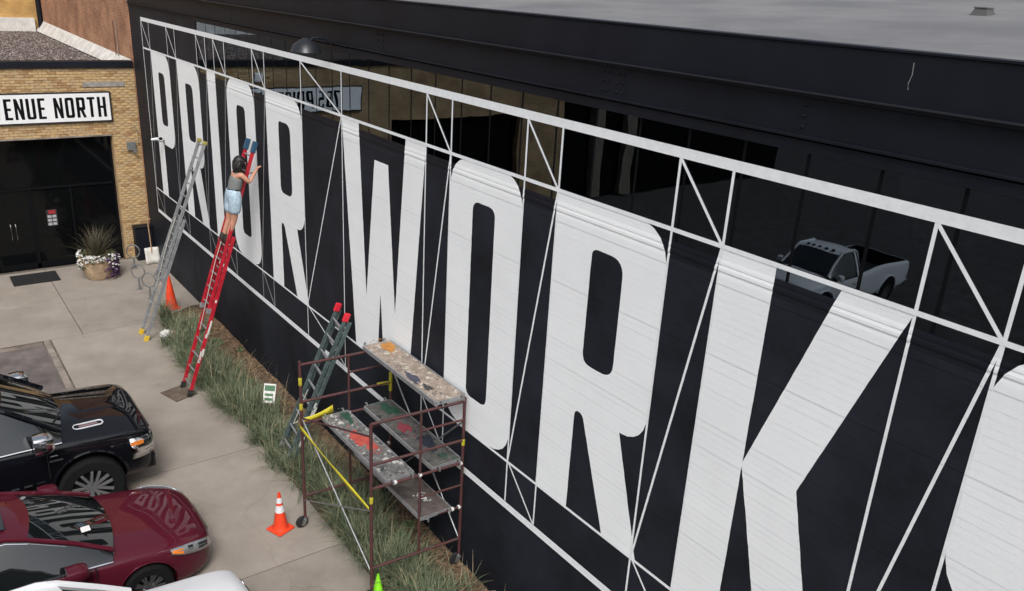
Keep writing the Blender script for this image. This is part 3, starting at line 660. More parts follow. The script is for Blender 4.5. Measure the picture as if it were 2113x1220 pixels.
bag = thing('paint_bag', 'small crumpled white and pink bag lying near the silver ladder', 'bag', (6.45, -1.35, .01))
random.seed(4)
for nm, m_, c, s_ in (('bag_body', 'petalw', (0, 0, .13), .15), ('pink_cloth', mat('pink_cloth', (.45, .12, .2), .8), (.02, .18, .10), .11)):
    bm = bmesh.new(); bmesh.ops.create_icosphere(bm, subdivisions=3, radius=s_)
    for v in bm.verts: v.co *= random.uniform(.82, 1.12); v.co.z = max(v.co.z*.85, -c[2])
    for v in bm.verts: v.co += Vector(c)
    me = bpy.data.meshes.new(nm); bm.to_mesh(me); bm.free(); link(nm, me, m_, bag)

# ------------------------------------------------------------------ scaffold
M['scaf'] = mat('maroon_scaffold_paint', (.075, .018, .022), .55, var=.55, vscale=14, dark=(.05, .03, .025))
M['tape'] = mat('yellow_tape', (.58, .50, .03), .5)
M['strap'] = mat('yellow_strap', (.46, .42, .03), .6, var=.3, vscale=20)
P1, P2, P3, P4 = Vector((14.66, -1.52, 0)), Vector((16.72, -1.44, 0)), Vector((14.74, -.075, 0)), Vector((16.80, -.07, 0))
zt = 2.86; Z = Vector((0, 0, 1))
scf = thing('scaffold', 'maroon pipe scaffold on casters standing against the mural wall', 'scaffold', (0, 0, 0))
def T_(A, B, r_=.021, m_='scaf', nm='rail'): return MB().tube([A, B], r_, 10).build(nm, m_, scf, smooth=True)
ground = {0: .0, 1: .0, 2: .10, 3: .12}
for i, P in enumerate((P1, P2, P3, P4)):
    g0 = ground[i]; T_(P+Z*(g0+.20), P+Z*(zt if i != 1 else zt-.06), .0225, 'scaf', 'post')
    cs = MB().tube([P+Z*(g0+.14)+Vector((.0, -.0, .0)), P+Z*(g0+.24)], .018, 8).build('caster', 'galv', scf, smooth=True)
    MB().bar(P+Z*(g0+.05)+Vector((-.03, -.03, 0)), P+Z*(g0+.16)+Vector((-.0, -.0, 0)), .06, .05, (1, 0, 0)).build('fork', 'galv', cs)
    MB().lathe([(.03, -.025), (.088, -.022), (.1, -.01), (.1, .01), (.088, .022), (.03, .025)], P+Z*(g0+.10)+Vector((-.035, -.04, 0)), 20, 'X').build('wheel', 'rubber', cs, smooth=True)
def lerp(A, B, t): return A+(B-A)*t
for A, B in ((P1, P3), (P2, P4)):
    for z in (zt-.06, 2.20, 1.84, .58): T_(A+Z*z, B+Z*z)
    Q = lerp(A, B, .52)
    T_(Q+Z*.58, Q+Z*(zt-.06), .018)
    for z in (2.52, 1.48, 1.12): T_(Q+Z*z, B+Z*z, .016)
    for t_, z in ((.25, 1.84), (.52, 1.84), (.98, 1.84), (.6, 1.12), (.9, 1.12), (.98, 1.12)):
        MB().lathe([(.027, -.02), (.032, 0), (.027, .02)], lerp(A, B, t_)+Z*z, 8, 'Y').build('clamp', 'splat', scf)
T_(P1+Z*1.93, P2+Z*2.62, .014)
T_(P1+Z*1.95, P2+Z*.50, .013, 'galv', 'brace'); T_(P1+Z*.50, P2+Z*1.50, .011, 'galv', 'brace')
T_(P3+Z*2.5, P4+Z*.55, .013, 'galv', 'brace'); T_(P3+Z*.55, P4+Z*2.5, .013, 'galv', 'brace')
for P, z0, z1 in ((P1, 2.47, 2.60), (P1, 2.07, 2.18), (P2, 1.62, 1.72), (P4, 2.12, 2.22), (P3, 2.05, 2.38)):
    MB().lathe([(.0235, z0), (.0285, z0+.02), (.0265, (z0+z1)/2), (.029, z1-.02), (.0235, z1)], P, 10).build('tape_wrap', 'strap', scf, smooth=True)
MB().bar(lerp(P3, P4, 0)+Z*2.2+Vector((0, -.02, 0)), lerp(P3, P1, .16)+Z*2.21, .045, .03, Z).build('tape_wrap', 'strap', scf)
def tapeline(name, pts, wd, label):
    mbx = MB(); rows = []
    for i, q in enumerate(pts):
        q = Vector(q); tw = Vector((math.sin(i*.5)*.35, .25*math.cos(i*.7), 1)).normalized()*wd/2; rows.append([q-tw, q+tw])
    o = mbx.grid(rows).build(name, 'tape', smooth=True); s_ = o.modifiers.new('thick', 'SOLIDIFY'); s_.thickness = .002; return tag(o, label, 'tape', 'yellow tape strips')
q = [lerp(P1+Z*1.80, P2+Z*1.55, t/12)+Vector((0, -.035, -.02*math.sin(t/12*math.pi))) for t in range(13)]
tapeline('caution_tape', q, .055, 'yellow caution tape strung along the open side of the scaffold')
q = [lerp(P1+Z*1.84, P1+Z*1.99+Vector((.1, .48, 0)), t/6)+Vector((-.04, 0, -.02*math.sin(t/6*math.pi))) for t in range(7)]
tapeline('caution_tape', q, .13, 'short bunched yellow tape knotted at the far scaffold corner')

# paint splashed planks
def plank_mat(name, base, spots, scale, seed, thr=.60):
    m = mat(name, base, .85, var=.4, vscale=7, bump=.3, bscale=30); t = m.node_tree; b = t.nodes['Principled BSDF']; L_ = t.links.new
    prev = b.inputs['Base Color'].links[0].from_socket; tc = t.nodes.new('ShaderNodeTexCoord')
    for i, (c, sc_, th) in enumerate(spots):
        mp = t.nodes.new('ShaderNodeMapping'); mp.inputs['Location'].default_value = (seed*3.1+i*7.7, i*4.3, seed); L_(tc.outputs['Object'], mp.inputs[0])
        n = t.nodes.new('ShaderNodeTexNoise'); n.inputs['Scale'].default_value = sc_; n.inputs['Detail'].default_value = 7; n.inputs['Roughness'].default_value = .6; L_(mp.outputs[0], n.inputs[0])
        cr = t.nodes.new('ShaderNodeValToRGB'); cr.color_ramp.elements[0].position = th; cr.color_ramp.elements[1].position = th+.03; L_(n.outputs[0], cr.inputs[0])
        mx = t.nodes.new('ShaderNodeMix'); mx.data_type = 'RGBA'; mx.inputs[7].default_value = (*c, 1); L_(cr.outputs[0], mx.inputs[0]); L_(prev, mx.inputs[6]); prev = mx.outputs[2]
    L_(prev, b.inputs['Base Color']); return m
def blob_paint(name, c, rx, ry, z, m, parent, seed):
    random.seed(seed); loops = []
    def loop(cx, cy, ax, ay, n_):
        ph = [random.uniform(0, 6.28) for _ in range(6)]; pts = []
        for k_ in range(n_):
            A = k_/n_*math.tau; rr = 1+.18*math.sin(2*A+ph[0])+.16*math.sin(3*A+ph[1])+.12*math.sin(5*A+ph[2])+.10*math.sin(9*A+ph[3])+.07*math.sin(15*A+ph[4])+random.uniform(-.05, .05)
            pts.append((cx+ax*rr*math.cos(A), max(-.19, min(.19, cy+ay*rr*math.sin(A)))))
        loops.append(pts)
    loop(*c, rx, ry, 56); o_ = None
    def flat(nm, L_, dz, par):
        me = fill2d(L_)
        for v in me.vertices: v.co.z = z+dz
        me.materials.clear(); return link(nm, me, m, par)
    o_ = flat(name, loops, 0, parent); loops = []
    for _ in range(22): q = random.uniform(.003, .016); loop(c[0]+random.choice((-1, 1))*rx*random.uniform(1.2, 2.0), c[1]+random.gauss(0, ry*.9), q*1.3, q, 8)
    tag(flat('paint_drops', loops, .0004, parent), kind='stuff'); return o_
wh = (.5, .49, .46); bk = (.03, .03, .035)
def plank(x0, x1, y0, y1, z, m, label, blobs=(), hooks=True):
    t = thing('scaffold_plank', label, 'plank', ((x0+x1)/2, (y0+y1)/2, z), 'scaffold planks')
    hx, hy = (x1-x0)/2, (y1-y0)/2
    MB().box((-hx, -hy+.02, -.018), (hx, hy-.02, 0)).build('deck', m, t, bevel=.003)
    for s_ in (-1, 1): MB().box((-hx, s_*hy-.018 if s_ > 0 else -hy-.005, -.06), (hx, s_*hy+.005 if s_ > 0 else -hy+.018, .003)).build('side_rail', 'alu', t, bevel=.003)
    for s_ in (-1, 1):
        MB().box((s_*hx-.012, -hy+.02, -.05), (s_*hx+.012, hy-.02, -.002)).build('end_bar', 'alu', t)
        for v in (-.7, .7): MB().tube([(s_*(hx-.0), v*hy, -.03), (s_*(hx+.05), v*hy, .02), (s_*(hx+.09), v*hy, .0), (s_*(hx+.09), v*hy, -.04)], .012, 6).build('hook', 'galv', t, smooth=True)
    for i, (c, rx, ry, mm) in enumerate(blobs): blob_paint('paint_patch', c, rx, ry, .0015+.0008*i, mm, t, i+int(z*100))
    return t
pm1 = plank_mat('top_plank_wood', (.33, .27, .22), ((wh, 5, .60), ((.55, .50, .42), 9, .58), ((.10, .075, .06), 6, .63), ((.10, .10, .14), 11, .66)), 5, 1)
pm2 = plank_mat('grey_splashed_plank', (.16, .155, .15), ((wh, 6, .57), ((.06, .06, .065), 7, .57), (wh, 22, .60), ((.06, .13, .10), 5, .63), (bk, 16, .63)), 5, 2)
pm3 = plank_mat('dark_splashed_plank', (.10, .095, .09), (((.04, .08, .06), 4, .58), (wh, 16, .66), (bk, 6, .60), ((.20, .19, .18), 10, .63)), 5, 3)
pm4 = plank_mat('brown_plank', (.115, .095, .085), ((bk, 7, .64), (wh, 14, .70)), 5, 4)
M['porange'] = mat('orange_stain', (.46, .20, .04), .8, var=.3, vscale=8); M['pblue'] = mat('slate_blue_paint', (.075, .075, .11), .8, var=.4, vscale=14)
M['pred'] = mat('coral_paint', (.48, .08, .06), .7, var=.3, vscale=9); M['pgreen'] = mat('green_paint', (.02, .075, .045), .8, var=.4, vscale=9); M['pink'] = mat('rose_paint', (.25, .04, .06), .8, var=.5, vscale=20)
M['pdark'] = mat('dark_grey_paint', (.05, .048, .045), .8); M['pnavy'] = mat('navy_paint', (.022, .028, .045), .7, var=.3)
plank(14.70, 16.78, -.53, -.06, 2.90, pm1, 'topmost scaffold plank, pale boards with orange and blue paint stains', (((-.83, .09), .17, .11, 'porange'), ((.27, -.13), .22, .06, 'pblue'), ((.62, -.10), .13, .04, 'pdark')))
plank(14.72, 16.72, -1.22, -.80, 1.90, pm2, 'middle level scaffold plank with a coral red splash, away from the wall', (((-.12, -.02), .22, .12, 'pred'), ((.16, .02), .10, .07, 'pred'), ((-.8, .1), .16, .07, 'pgreen')))
plank(14.74, 16.76, -.54, -.07, 1.90, pm3, 'middle level scaffold plank with green and navy paint, along the wall', (((-.72, .06), .18, .12, 'pgreen'), ((-.12, -.03), .16, .08, 'pink'), ((.42, .05), .2, .12, 'pnavy')))
plank(14.74, 16.78, -.72, -.22, 1.16, pm4, 'lowest scaffold plank, bare dark brown boards', (((.62, .03), .06, .05, 'splat'),))

# yard sign in the grass
ys = thing('yard_sign', 'small tilted white and green sign stuck in the grass bed', 'sign', (11.20, -.80, .1)); ys.rotation_euler = (R(-12), R(6), R(62))
MB().box((-.11, -.006, .28), (.11, .006, .66)).build('panel', 'petalw', ys)
M['signgreen'] = mat('sign_green', (.09, .20, .11), .6)
MB().box((-.095, -.0085, .52), (.095, -.0065, .63)).build('print_band', 'signgreen', ys)
for i in range(2): MB().box((-.085, -.0085, .33+i*.09), (.07, -.0065, .38+i*.09)).build('print_band', 'signgreen', ys)
for s_ in (-.08, .08): MB().tube([(s_, 0, -.1), (s_, 0, .29)], .005, 6).build('stake', 'galv', ys)

# ------------------------------------------------------------------ ornamental grass
random.seed(9)
mg, md, mw = MB(), MB(), MB()
def clump(x, y, h, n, spread=1.):
    for _ in range(n):
        bx, by = x+random.gauss(0, .07), y+random.gauss(0, .07)
        A = random.uniform(0, math.tau); L_ = h*random.uniform(.6, 1.15)
        blade(md if random.random() < .09 else mg, (bx, by, .05 if y > -1.15 else .0), A, abs(random.gauss(.45, .3))*spread, L_, random.uniform(.004, .011), random.uniform(.2, 1.9), 4)
x = 4.85
while x < 20.5:
    edge = -1.0 if x < 6.5 else (-1.22 if x < 10.5 else (-1.1 if x < 13 else -.98))
    n0 = 75 if x < 6.2 else 115
    dens = .55+.75*abs(math.sin(x*1.9+math.sin(x*.7)*2))
    clump(x, edge+random.uniform(-.16, .10), random.uniform(.34, .78), int(n0*dens*random.uniform(.5, 1.3)), random.uniform(.8, 1.3))
    if random.random() < .28 and x > 6.5: leafball(mw, (x+random.uniform(-.1, .1), random.uniform(-.95, -.12), bedz(x, -.3)+.07), random.uniform(.07, .15), 60, .012, .035, .7)
    if random.random() < .3 and x > 6.5:
        for _ in range(6): blade(md, (x+random.gauss(0, .12), random.uniform(-.7, -.08), .06), random.uniform(0, 6.28), random.uniform(.1, 1.2), random.uniform(.2, .6), .004, random.uniform(0, .8), 3)
    if x > 6.0: clump(x+random.uniform(-.15, .15), edge+.27+random.uniform(-.08, .08), random.uniform(.45, .7), 95)
    if random.random() < .16 and x > 7: clump(x+.1, edge+.62+random.uniform(-.05, .1), random.uniform(.35, .55), 50)
    x += .2
go = mg.build('ornamental_grass', 'grass', recalc=False); tag(go, 'grey green tufts of ornamental grass along the wall bed', 'grass', kind='stuff')
gw_ = mw.build('bed_weeds', mat('weed_leaf', (.13, .19, .07), .7, var=.5, vscale=9), recalc=False); tag(gw_, 'small leafy green weeds sprouting through the brown mulch', 'weeds', kind='stuff')
gd = md.build('dry_grass', 'drygrass', recalc=False); tag(gd, 'straw coloured dry blades among the green grass', 'grass', kind='stuff')

# ------------------------------------------------------------------ vehicles (local: front bumper at y = 0, nose towards +y, ground z = 0)
def carpaint(name, base, metal=0., rough=.35, coat=1.):
    m = mat(name, base, rough, metal, coat=coat, spec=.0); m.node_tree.nodes['Principled BSDF'].inputs['Coat IOR'].default_value = 1.55; return m
M['carblack'] = carpaint('black_car_paint', (.0045, .005, .007))
M['carmaroon'] = carpaint('maroon_car_paint', (.080, .0095, .019), .0, .5, .8)
M['carwhite'] = carpaint('white_car_paint', (.68, .69, .71), 0, .35, .6)
M['carglass'] = mat('car_glass', (.006, .008, .008), .02, spec=.9, coat=.6)
M['chrome'] = mat('chrome', (.72, .73, .75), .12, 1.0)
M['tyre'] = mat('tyre_rubber', (.010, .010, .011), .9, bump=.3, bscale=60, spec=.15)
M['rimdark'] = mat('dark_rim', (.03, .03, .032), .35, .6)
M['rimgrey'] = mat('machined_dark_rim', (.19, .19, .195), .4, .3)
M['rim'] = mat('alloy_rim', (.42, .42, .43), .3, .9)
M['plastic'] = mat('black_plastic', (.012, .012, .013), .6)
M['lamp'] = mat('lamp_lens', (.26, .27, .29), .08, .3, coat=1)
M['lampdark'] = mat('lamp_inner', (.06, .065, .07), .1, .5, coat=1)
M['amber'] = mat('amber_lens', (.75, .20, .015), .2, coat=1)
M['redlens'] = mat('red_lens', (.5, .012, .01), .2, coat=1)
M['seat'] = mat('cabin_dark', (.02, .02, .022), .9)

def interp(tab, y, k):
    if y >= tab[0][0]: return tab[0][k]
    for A, B in zip(tab, tab[1:]):
        if y >= B[0]: t = (A[0]-y)/(A[0]-B[0]); return A[k]+(B[k]-A[k])*t
    return tab[-1][k]
def vehicle(name, label, cat, loc, paint, S, rz=0.):
    t = thing(name, label, cat, loc, rz=rz)
    tab = S['body']
    def ring(y, w, zb, zs, zt_):
        h = [(0, zb), (w*.82, zb), (w*.955, zb+.06), (w*.99, zb+.28*(zs-zb)), (w, zb+.62*(zs-zb)), (w*S.get('tuck', .975), zs-.045), (w*S.get('tuck2', .925), zs)]
        h += [(w*.78, zs+(zt_-zs)*S.get('c1', .55)), (w*.5, zs+(zt_-zs)*S.get('c2', .86)), (w*.22, zt_), (0, zt_+S.get('c3', .004))]
        return [(x, y, z) for x, z in h] + [(-x, y, z) for x, z in h[-2:0:-1]]
    rows = [ring(*q) for q in tab]
    mb_ = MB().grid(rows, close=True); n_ = len(rows[0])
    mb_.f += [tuple(range(n_)), tuple(len(rows)*n_-1-k_ for k_ in range(n_))]
    body = mb_.build('body', paint, t); ss = body.modifiers.new('sub', 'SUBSURF'); ss.levels = ss.render_levels = 2
    # wheel arches (and load bed) cut out of the solid
    cut = MB(); wr = S['wr']; hw = S['hw']
    for wy in S['axles']:
        cut.lathe([(wr+S['arch'], -hw-.3), (wr+S['arch'], -hw+.30)], (0, wy, wr+.01), 36, 'X'); cut.lathe([(wr+S['arch'], hw-.30), (wr+S['arch'], hw+.3)], (0, wy, wr+.01), 36, 'X')
    co = cut.build('cutter', None, t); bo = body.modifiers.new('cut', 'BOOLEAN'); bo.object = co; bo.operation = 'DIFFERENCE'; bo.solver = 'EXACT'
    freeze(body); bpy.data.objects.remove(co)
    if 'bed' in S:
        co = MB().box((-hw+.12, S['bed'][1], S['bed'][2]), (hw-.12, S['bed'][0], 3)).build('cutter', None, t); bo = body.modifiers.new('bed', 'BOOLEAN'); bo.object = co; bo.operation = 'DIFFERENCE'; bo.solver = 'EXACT'
        freeze(body); bpy.data.objects.remove(co)
    for q in body.data.polygons: q.use_smooth = True
    body.data.set_sharp_from_angle(angle=R(32))
    if not body.data.materials: body.data.materials.append(M[paint])
    # wheels
    for wy in S['axles']:
        for s_ in (-1, 1):
            X = s_*(hw-.125)
            wh_ = thing_part('wheel', t, (X, wy, wr))
            MB().lathe([(wr*.62, -.12), (wr*.9, -.125), (wr*.985, -.09), (wr, -.04), (wr, .04), (wr*.985, .09), (wr*.9, .125), (wr*.62, .12)], (0, 0, 0), 36, 'X', caps=False).build('tyre', 'tyre', wh_, smooth=True)
            MB().lathe([(wr*.63, s_*.118), (wr*.60, s_*.10), (wr*.57, s_*.02), (0.01, s_*.015)], (0, 0, 0), 30, 'X', caps=False).build('rim_barrel', 'rimdark', wh_, smooth=True)
            mbx = MB()
            for k_ in range(S['spokes']):
                A = k_*math.tau/S['spokes']
                for dA in ((-.26, .26) if S['spokes'] < 9 else (-.1, .1)):
                    mbx.bar((s_*.095, .06*math.cos(A), .06*math.sin(A)), (s_*.118, wr*.60*math.cos(A+dA), wr*.60*math.sin(A+dA)), .03, .034 if S['spokes'] < 9 else .022, (1, 0, 0))
            mbx.lathe([(.085, s_*.04), (.085, s_*.09), (.05, s_*.10)], (0, 0, 0), 16, 'X').build('rim', S.get('rimmat', 'rim'), wh_)
    # greenhouse: outline rows (y, z, half width at top edge, belt y, belt z, belt half width)
    G = S['green']
    def top(k_): 
        y, z, w = G[k_][:3]; cr = G[k_][6] if len(G[k_]) > 6 else .03
        return [(w*u, y-(.10*u*u if k_ <= S['ws'] else (-.05*u*u if k_ >= S['rg'] else 0)), z + cr*(1-u*u)) for u in (-1, -.93, -.7, -.35, 0, .35, .7, .93, 1)]
    rws = [top(k_) for k_ in range(len(G))]
    def sheet(nm, k0, k1, m_, sub=2, thick=.006, parent=t, cut_=0):
        o = MB().grid([r_ for r_ in rws[k0:k1+1]]).build(nm, m_, parent)
        for q in o.data.polygons: q.use_smooth = True
        return o
    sheet('windshield', 0, S['ws'], 'carglass'); sheet('roof', S['ws'], S['rg'], paint); sheet('rear_window', S['rg'], len(G)-1, 'carglass')
    for s_ in (-1, 1):
        e = [Vector(r_[0 if s_ < 0 else -1]) for r_ in rws]; bl = [Vector((s_*g_[5], g_[3], g_[4])) for g_ in G]
        rows2 = [[e[k_], e[k_].lerp(bl[k_], .5)+Vector((s_*.022, 0, 0)), bl[k_]] for k_ in range(len(G))]
        MB().grid(rows2).build('side_window', 'carglass', t, smooth=True)
        out_ = Vector((s_*.012, 0, .006))
        MB().tube([q+out_ for q in e], [S.get('pillar', .035)]*len(e), 8).build('pillar', paint, t, smooth=True)
        MB().tube([q+Vector((s_*.012, 0, 0)) for q in bl], .014, 6).build('belt_trim', S.get('trim', 'plastic'), t, smooth=True)
        if S.get('dlo'): MB().tube([q+Vector((s_*.026, 0, -.045)) for q in e[0:S['rg']+2]], .009, 6).build('window_trim', S['trim'], t, smooth=True)
        for yb, zt2 in S['bpil']:
            k_ = next(i for i in range(len(G)-1) if G[i][0] >= yb >= G[i+1][0]); tt = (G[k_][0]-yb)/(G[k_][0]-G[k_+1][0])
            A = e[k_].lerp(e[k_+1], tt); B = Vector((s_*interp([(g_[3], g_[5]) for g_ in G], yb-.06, 1), yb-.06, interp([(g_[3], g_[4]) for g_ in G], yb-.06, 1)))
            MB().bar(A+Vector((s_*.012, 0, 0)), B+Vector((s_*.018, 0, 0)), .075, .03, (0, 1, 0)).build('door_pillar', S.get('bpm', 'plastic'), t)
        # door seams and handles
        for ys, z0, z1 in S['seams']:
            w_ = interp(tab, ys, 1); MB().box((s_*w_*.985-.012 if s_ > 0 else s_*w_*.985-.012, ys-.005, z0), (s_*w_*.985+.012 if s_ > 0 else s_*w_*.985+.012, ys+.005, z1)).build('door_gap', 'plastic', t)
        for yh, zh in S['handles']:
            w_ = interp(tab, yh, 1); MB().tube([(s_*(w_-.01), yh+.1, zh), (s_*(w_+.035), yh+.08, zh), (s_*(w_+.035), yh-.08, zh), (s_*(w_-.01), yh-.1, zh)], .014, 6).build('door_handle', S.get('handlemat', paint), t, smooth=True)
        # mirror
        my, mz, mx_, ms = S['mirror']
        mm = MB(); prof = [(.0, .62), (.15, .88), (.5, 1), (1, .96)]
        mrows = []
        for u, sc_ in prof:
            mrows.append([(s_*(mx_+.02+ms[0]*(.5+.5*math.cos(A)*1.0)), my+ms[1]*(u-.4), mz+ms[2]*.5*sc_*math.sin(A)) for A in [k_*math.tau/12 for k_ in range(12)]] if False else
                         [(s_*(mx_+.02+ms[0]*.5+ms[0]*.5*sc_*math.copysign(abs(math.cos(A))**.42, math.cos(A))), my+ms[1]*(.6-u), mz+ms[2]*.5*sc_*math.copysign(abs(math.sin(A))**.42, math.sin(A))) for A in [k_*math.tau/16 for k_ in range(16)]])
        mm.grid(mrows, close=True); mm.f += [tuple(range(16)), tuple(48+k_ for k_ in range(16))]
        mo = mm.build('mirror', S.get('mirmat', paint), t, smooth=True)
        MB().bar((s_*(mx_-.06), my-.02, mz-.09), (s_*(mx_+.08), my, mz-.05), .09, .05, (0, 1, 0)).build('mirror_arm', 'plastic', mo)
        MB().box((s_*(mx_+.02+ms[0]*.5)-ms[0]*.38, my-ms[1]*.41, mz-ms[2]*.4), (s_*(mx_+.02+ms[0]*.5)+ms[0]*.38, my-ms[1]*.40, mz+ms[2]*.4)).build('mirror_glass', 'chrome', mo)
    # cabin floor block so glass never shows through to the road
    t.scale = (1, 1, S.get('zs', 1)); return t
def thing_part(name, parent, loc):
    o = bpy.data.objects.new(name, None); col.objects.link(o); o.parent = parent; o.location = loc; o.empty_display_size = .1; return o

PICK = dict(zs=1.04, hw=1.0, wr=.455, arch=.06, axles=(-.95, -4.75), spokes=7, rimmat='rimdark', tuck=.985, tuck2=.95, c1=.35, c2=.93, c3=.0,
    body=[(-.0,.84,.44,1.0,1.06),(-.03,.91,.40,1.08,1.16),(-.12,.965,.36,1.135,1.235),(-.32,.99,.34,1.165,1.28),(-.7,1.0,.36,1.18,1.32),(-1.0,1.0,.38,1.20,1.355),(-1.25,1.0,.40,1.22,1.372),(-1.55,1.0,.40,1.23,1.35),(-2.4,1.0,.42,1.24,1.30),(-3.2,1.0,.42,1.25,1.29),(-3.78,1.0,.42,1.26,1.30),(-3.9,1.0,.44,1.27,1.31),(-4.6,1.0,.46,1.28,1.31),(-5.6,1.0,.46,1.28,1.31),(-5.86,.985,.48,1.27,1.30),(-5.92,.95,.52,1.2,1.24)],
    bed=(-4.05, -5.8, .85),
    green=[(-1.16, 1.355, 0.8, -1.28, 1.24, 0.955, 0.03), (-1.46, 1.56, 0.76, -1.51, 1.245, 0.96, 0.035), (-1.88, 1.83, 0.7, -1.86, 1.25, 0.96, 0.04), (-2.16, 1.885, 0.69, -2.16, 1.25, 0.965, 0.03), (-3.3, 1.885, 0.69, -3.3, 1.26, 0.965, 0.03), (-3.56, 1.83, 0.69, -3.6, 1.265, 0.965, 0.03), (-3.74, 1.32, 0.8, -3.74, 1.27, 0.95, 0.0)],
    ws=2, rg=5, bpil=((-2.52, 0),), seams=((-1.50, .72, 1.22), (-2.60, .55, 1.22), (-3.70, .6, 1.24)), handles=((-2.42, 1.08), (-3.52, 1.08)), mirror=(-1.56, 1.40, 1.02, (.27, .26, .29)), trim='chrome', handlemat='carblack', pillar=.042)
def pickup_front(t, paint, S):
    hw = S['hw']
    gr = MB().box((-.62, -.10, .72), (.62, .022, 1.05)).build('grille', 'plastic', t, bevel=.03)
    for i in range(4): MB().box((-.60, .0225, .76+i*.07), (.60, .036, .785+i*.07)).build('grille_bar', 'rimdark', gr, bevel=.004)
    MB().box((-.90, -.26, .40), (.90, .035, .66)).build('bumper', paint if paint == 'carblack' else 'chrome', t, bevel=.05)
    for s_ in (-1, 1):
        # wrap-round headlamp
        rows = []
        for u in range(7):
            A = u/6; x = s_*(.71+.325*math.sin(A*1.5)); y = .045-.40*(1-math.cos(A*1.55))
            rows.append([(x+s_*.006, y, .70+.02*A), (x+s_*.012, y, .85+.02*A), (x-s_*.012, y-.02, .985+.075*A)])
        hl = MB().grid(rows).build('headlight', 'chrome', t, smooth=True); m_ = hl.modifiers.new('thick', 'SOLIDIFY'); m_.thickness = .02; m_.offset = 0
        rows2 = [[Vector(q)+Vector((s_*.018, .012, 0)) for q in r_] for r_ in rows[1:5]]
        rows2 = [[r_[0].lerp(r_[2], .28), r_[0].lerp(r_[2], .78)] for r_ in rows2]
        MB().grid(rows2).build('lamp_inner', 'lampdark', hl)
        rows3 = [[Vector(q)+Vector((s_*.018, .012, 0)) for q in r_] for r_ in rows[4:7]]; rows3 = [[r_[0].lerp(r_[2], .52), r_[0].lerp(r_[2], .86)] for r_ in rows3]
        MB().grid(rows3).build('marker_lens', 'amber', hl)
        # wheel-arch flare
        for wy in S['axles']:
            pts = [(s_*(hw*.985), wy+(S['wr']+.075)*math.cos(A), S['wr']+.01+(S['wr']+.075)*math.sin(A)) for A in [R(5+k_*170/18) for k_ in range(19)]]
            MB().tube(pts, .028, 8).build('arch_flare', paint, t, smooth=True)
        MB().box((s_*.965-.02, -3.7, .38), (s_*.965+.05, -1.62, .43)).build('running_board', 'plastic', t, bevel=.01)
    for s_ in (-1, 1):
        MB().box((s_*.86-.06, -5.94, .86), (s_*.86+.06, -5.90, 1.2)).build('tail_light', 'redlens', t, bevel=.01)
    MB().box((-.95, -6.05, .5), (.95, -5.86, .68)).build('rear_bumper', 'chrome', t, bevel=.03)
    # power dome on the bonnet and seams
    rows = []
    for y, w, h in ((-.22,.20,.0),(-.32,.30,.028),(-.6,.34,.034),(-1.0,.36,.032),(-1.14,.37,.0)):
        z = interp(S['body'], y, 4)-.006; rows.append([(w*u, y, z+h*(1-abs(u)**4)-.012*abs(u)**6) for u in (-1.08, -1, -.85, -.5, 0, .5, .85, 1, 1.08)])
    o = MB().grid(rows).build('bonnet_dome', paint, t, smooth=True); ss = o.modifiers.new('s', 'SUBSURF'); ss.levels = ss.render_levels = 2
    for y, z, A in ((-1.62, 1.385, 0), ):
        for s_ in (-.35, .35): MB().tube([(s_-.1, -1.17, 1.395), (s_+.12, -1.22, 1.425), (s_+.40, -1.33, 1.50)], .010, 6).build('wiper', 'plastic', t)
bt = vehicle('pickup_truck', 'shiny black pickup truck parked with its nose toward the walkway', 'truck', (11.54, -3.14, -.12), 'carblack', dict(PICK, mirmat='chrome', rimmat='rimgrey'))
pickup_front(bt, 'carblack', PICK)
for s_ in (1,):
    # bonnet vent badge, wing badges
    bd = MB().add([], []); ring_ = []
    for k_ in range(24):
        A = k_*math.tau/24; ring_.append((s_*.70+.045*math.sin(A), -.98+.05*math.copysign(1, math.cos(A))+.06*math.cos(A), 1.335))
    slot = thing_part('bonnet_vent', bt, (s_*.665, -.86, 1.272)); slot.rotation_euler = (0, s_*R(16), 0)
    MB().tube([(.05*math.sin(A), .16*math.copysign(1, math.cos(A))+.05*math.cos(A), .012) for A in [k_*math.tau/24+.01 for k_ in range(25)]], .012, 6, False).build('chrome_ring', mat('satin_chrome', (.75, .75, .77), .3, .3), slot, smooth=True)
    MB().box((-.035, -.16, .0), (.035, .16, .012)).build('mesh', 'plastic', slot); MB().box((-.016, -.13, .0125), (.016, .13, .016)).build('bar', mat('dull_badge', (.22, .14, .15), .5), slot)
    MB().box((s_*1.0-.006, -1.46, 1.055), (s_*1.0+.006, -1.36, 1.08)).build('badge', 'chrome', bt, bevel=.003); MB().box((s_*1.0-.006, -1.48, .985), (s_*1.0+.006, -1.30, 1.005)).build('badge', 'rim', bt)
    for k_ in range(3): MB().box((s_*1.0-.008, -2.02+k_*.17, .66), (s_*1.0+.008, -1.91+k_*.17, .69)).build('badge_letter', 'chrome', bt, bevel=.004)

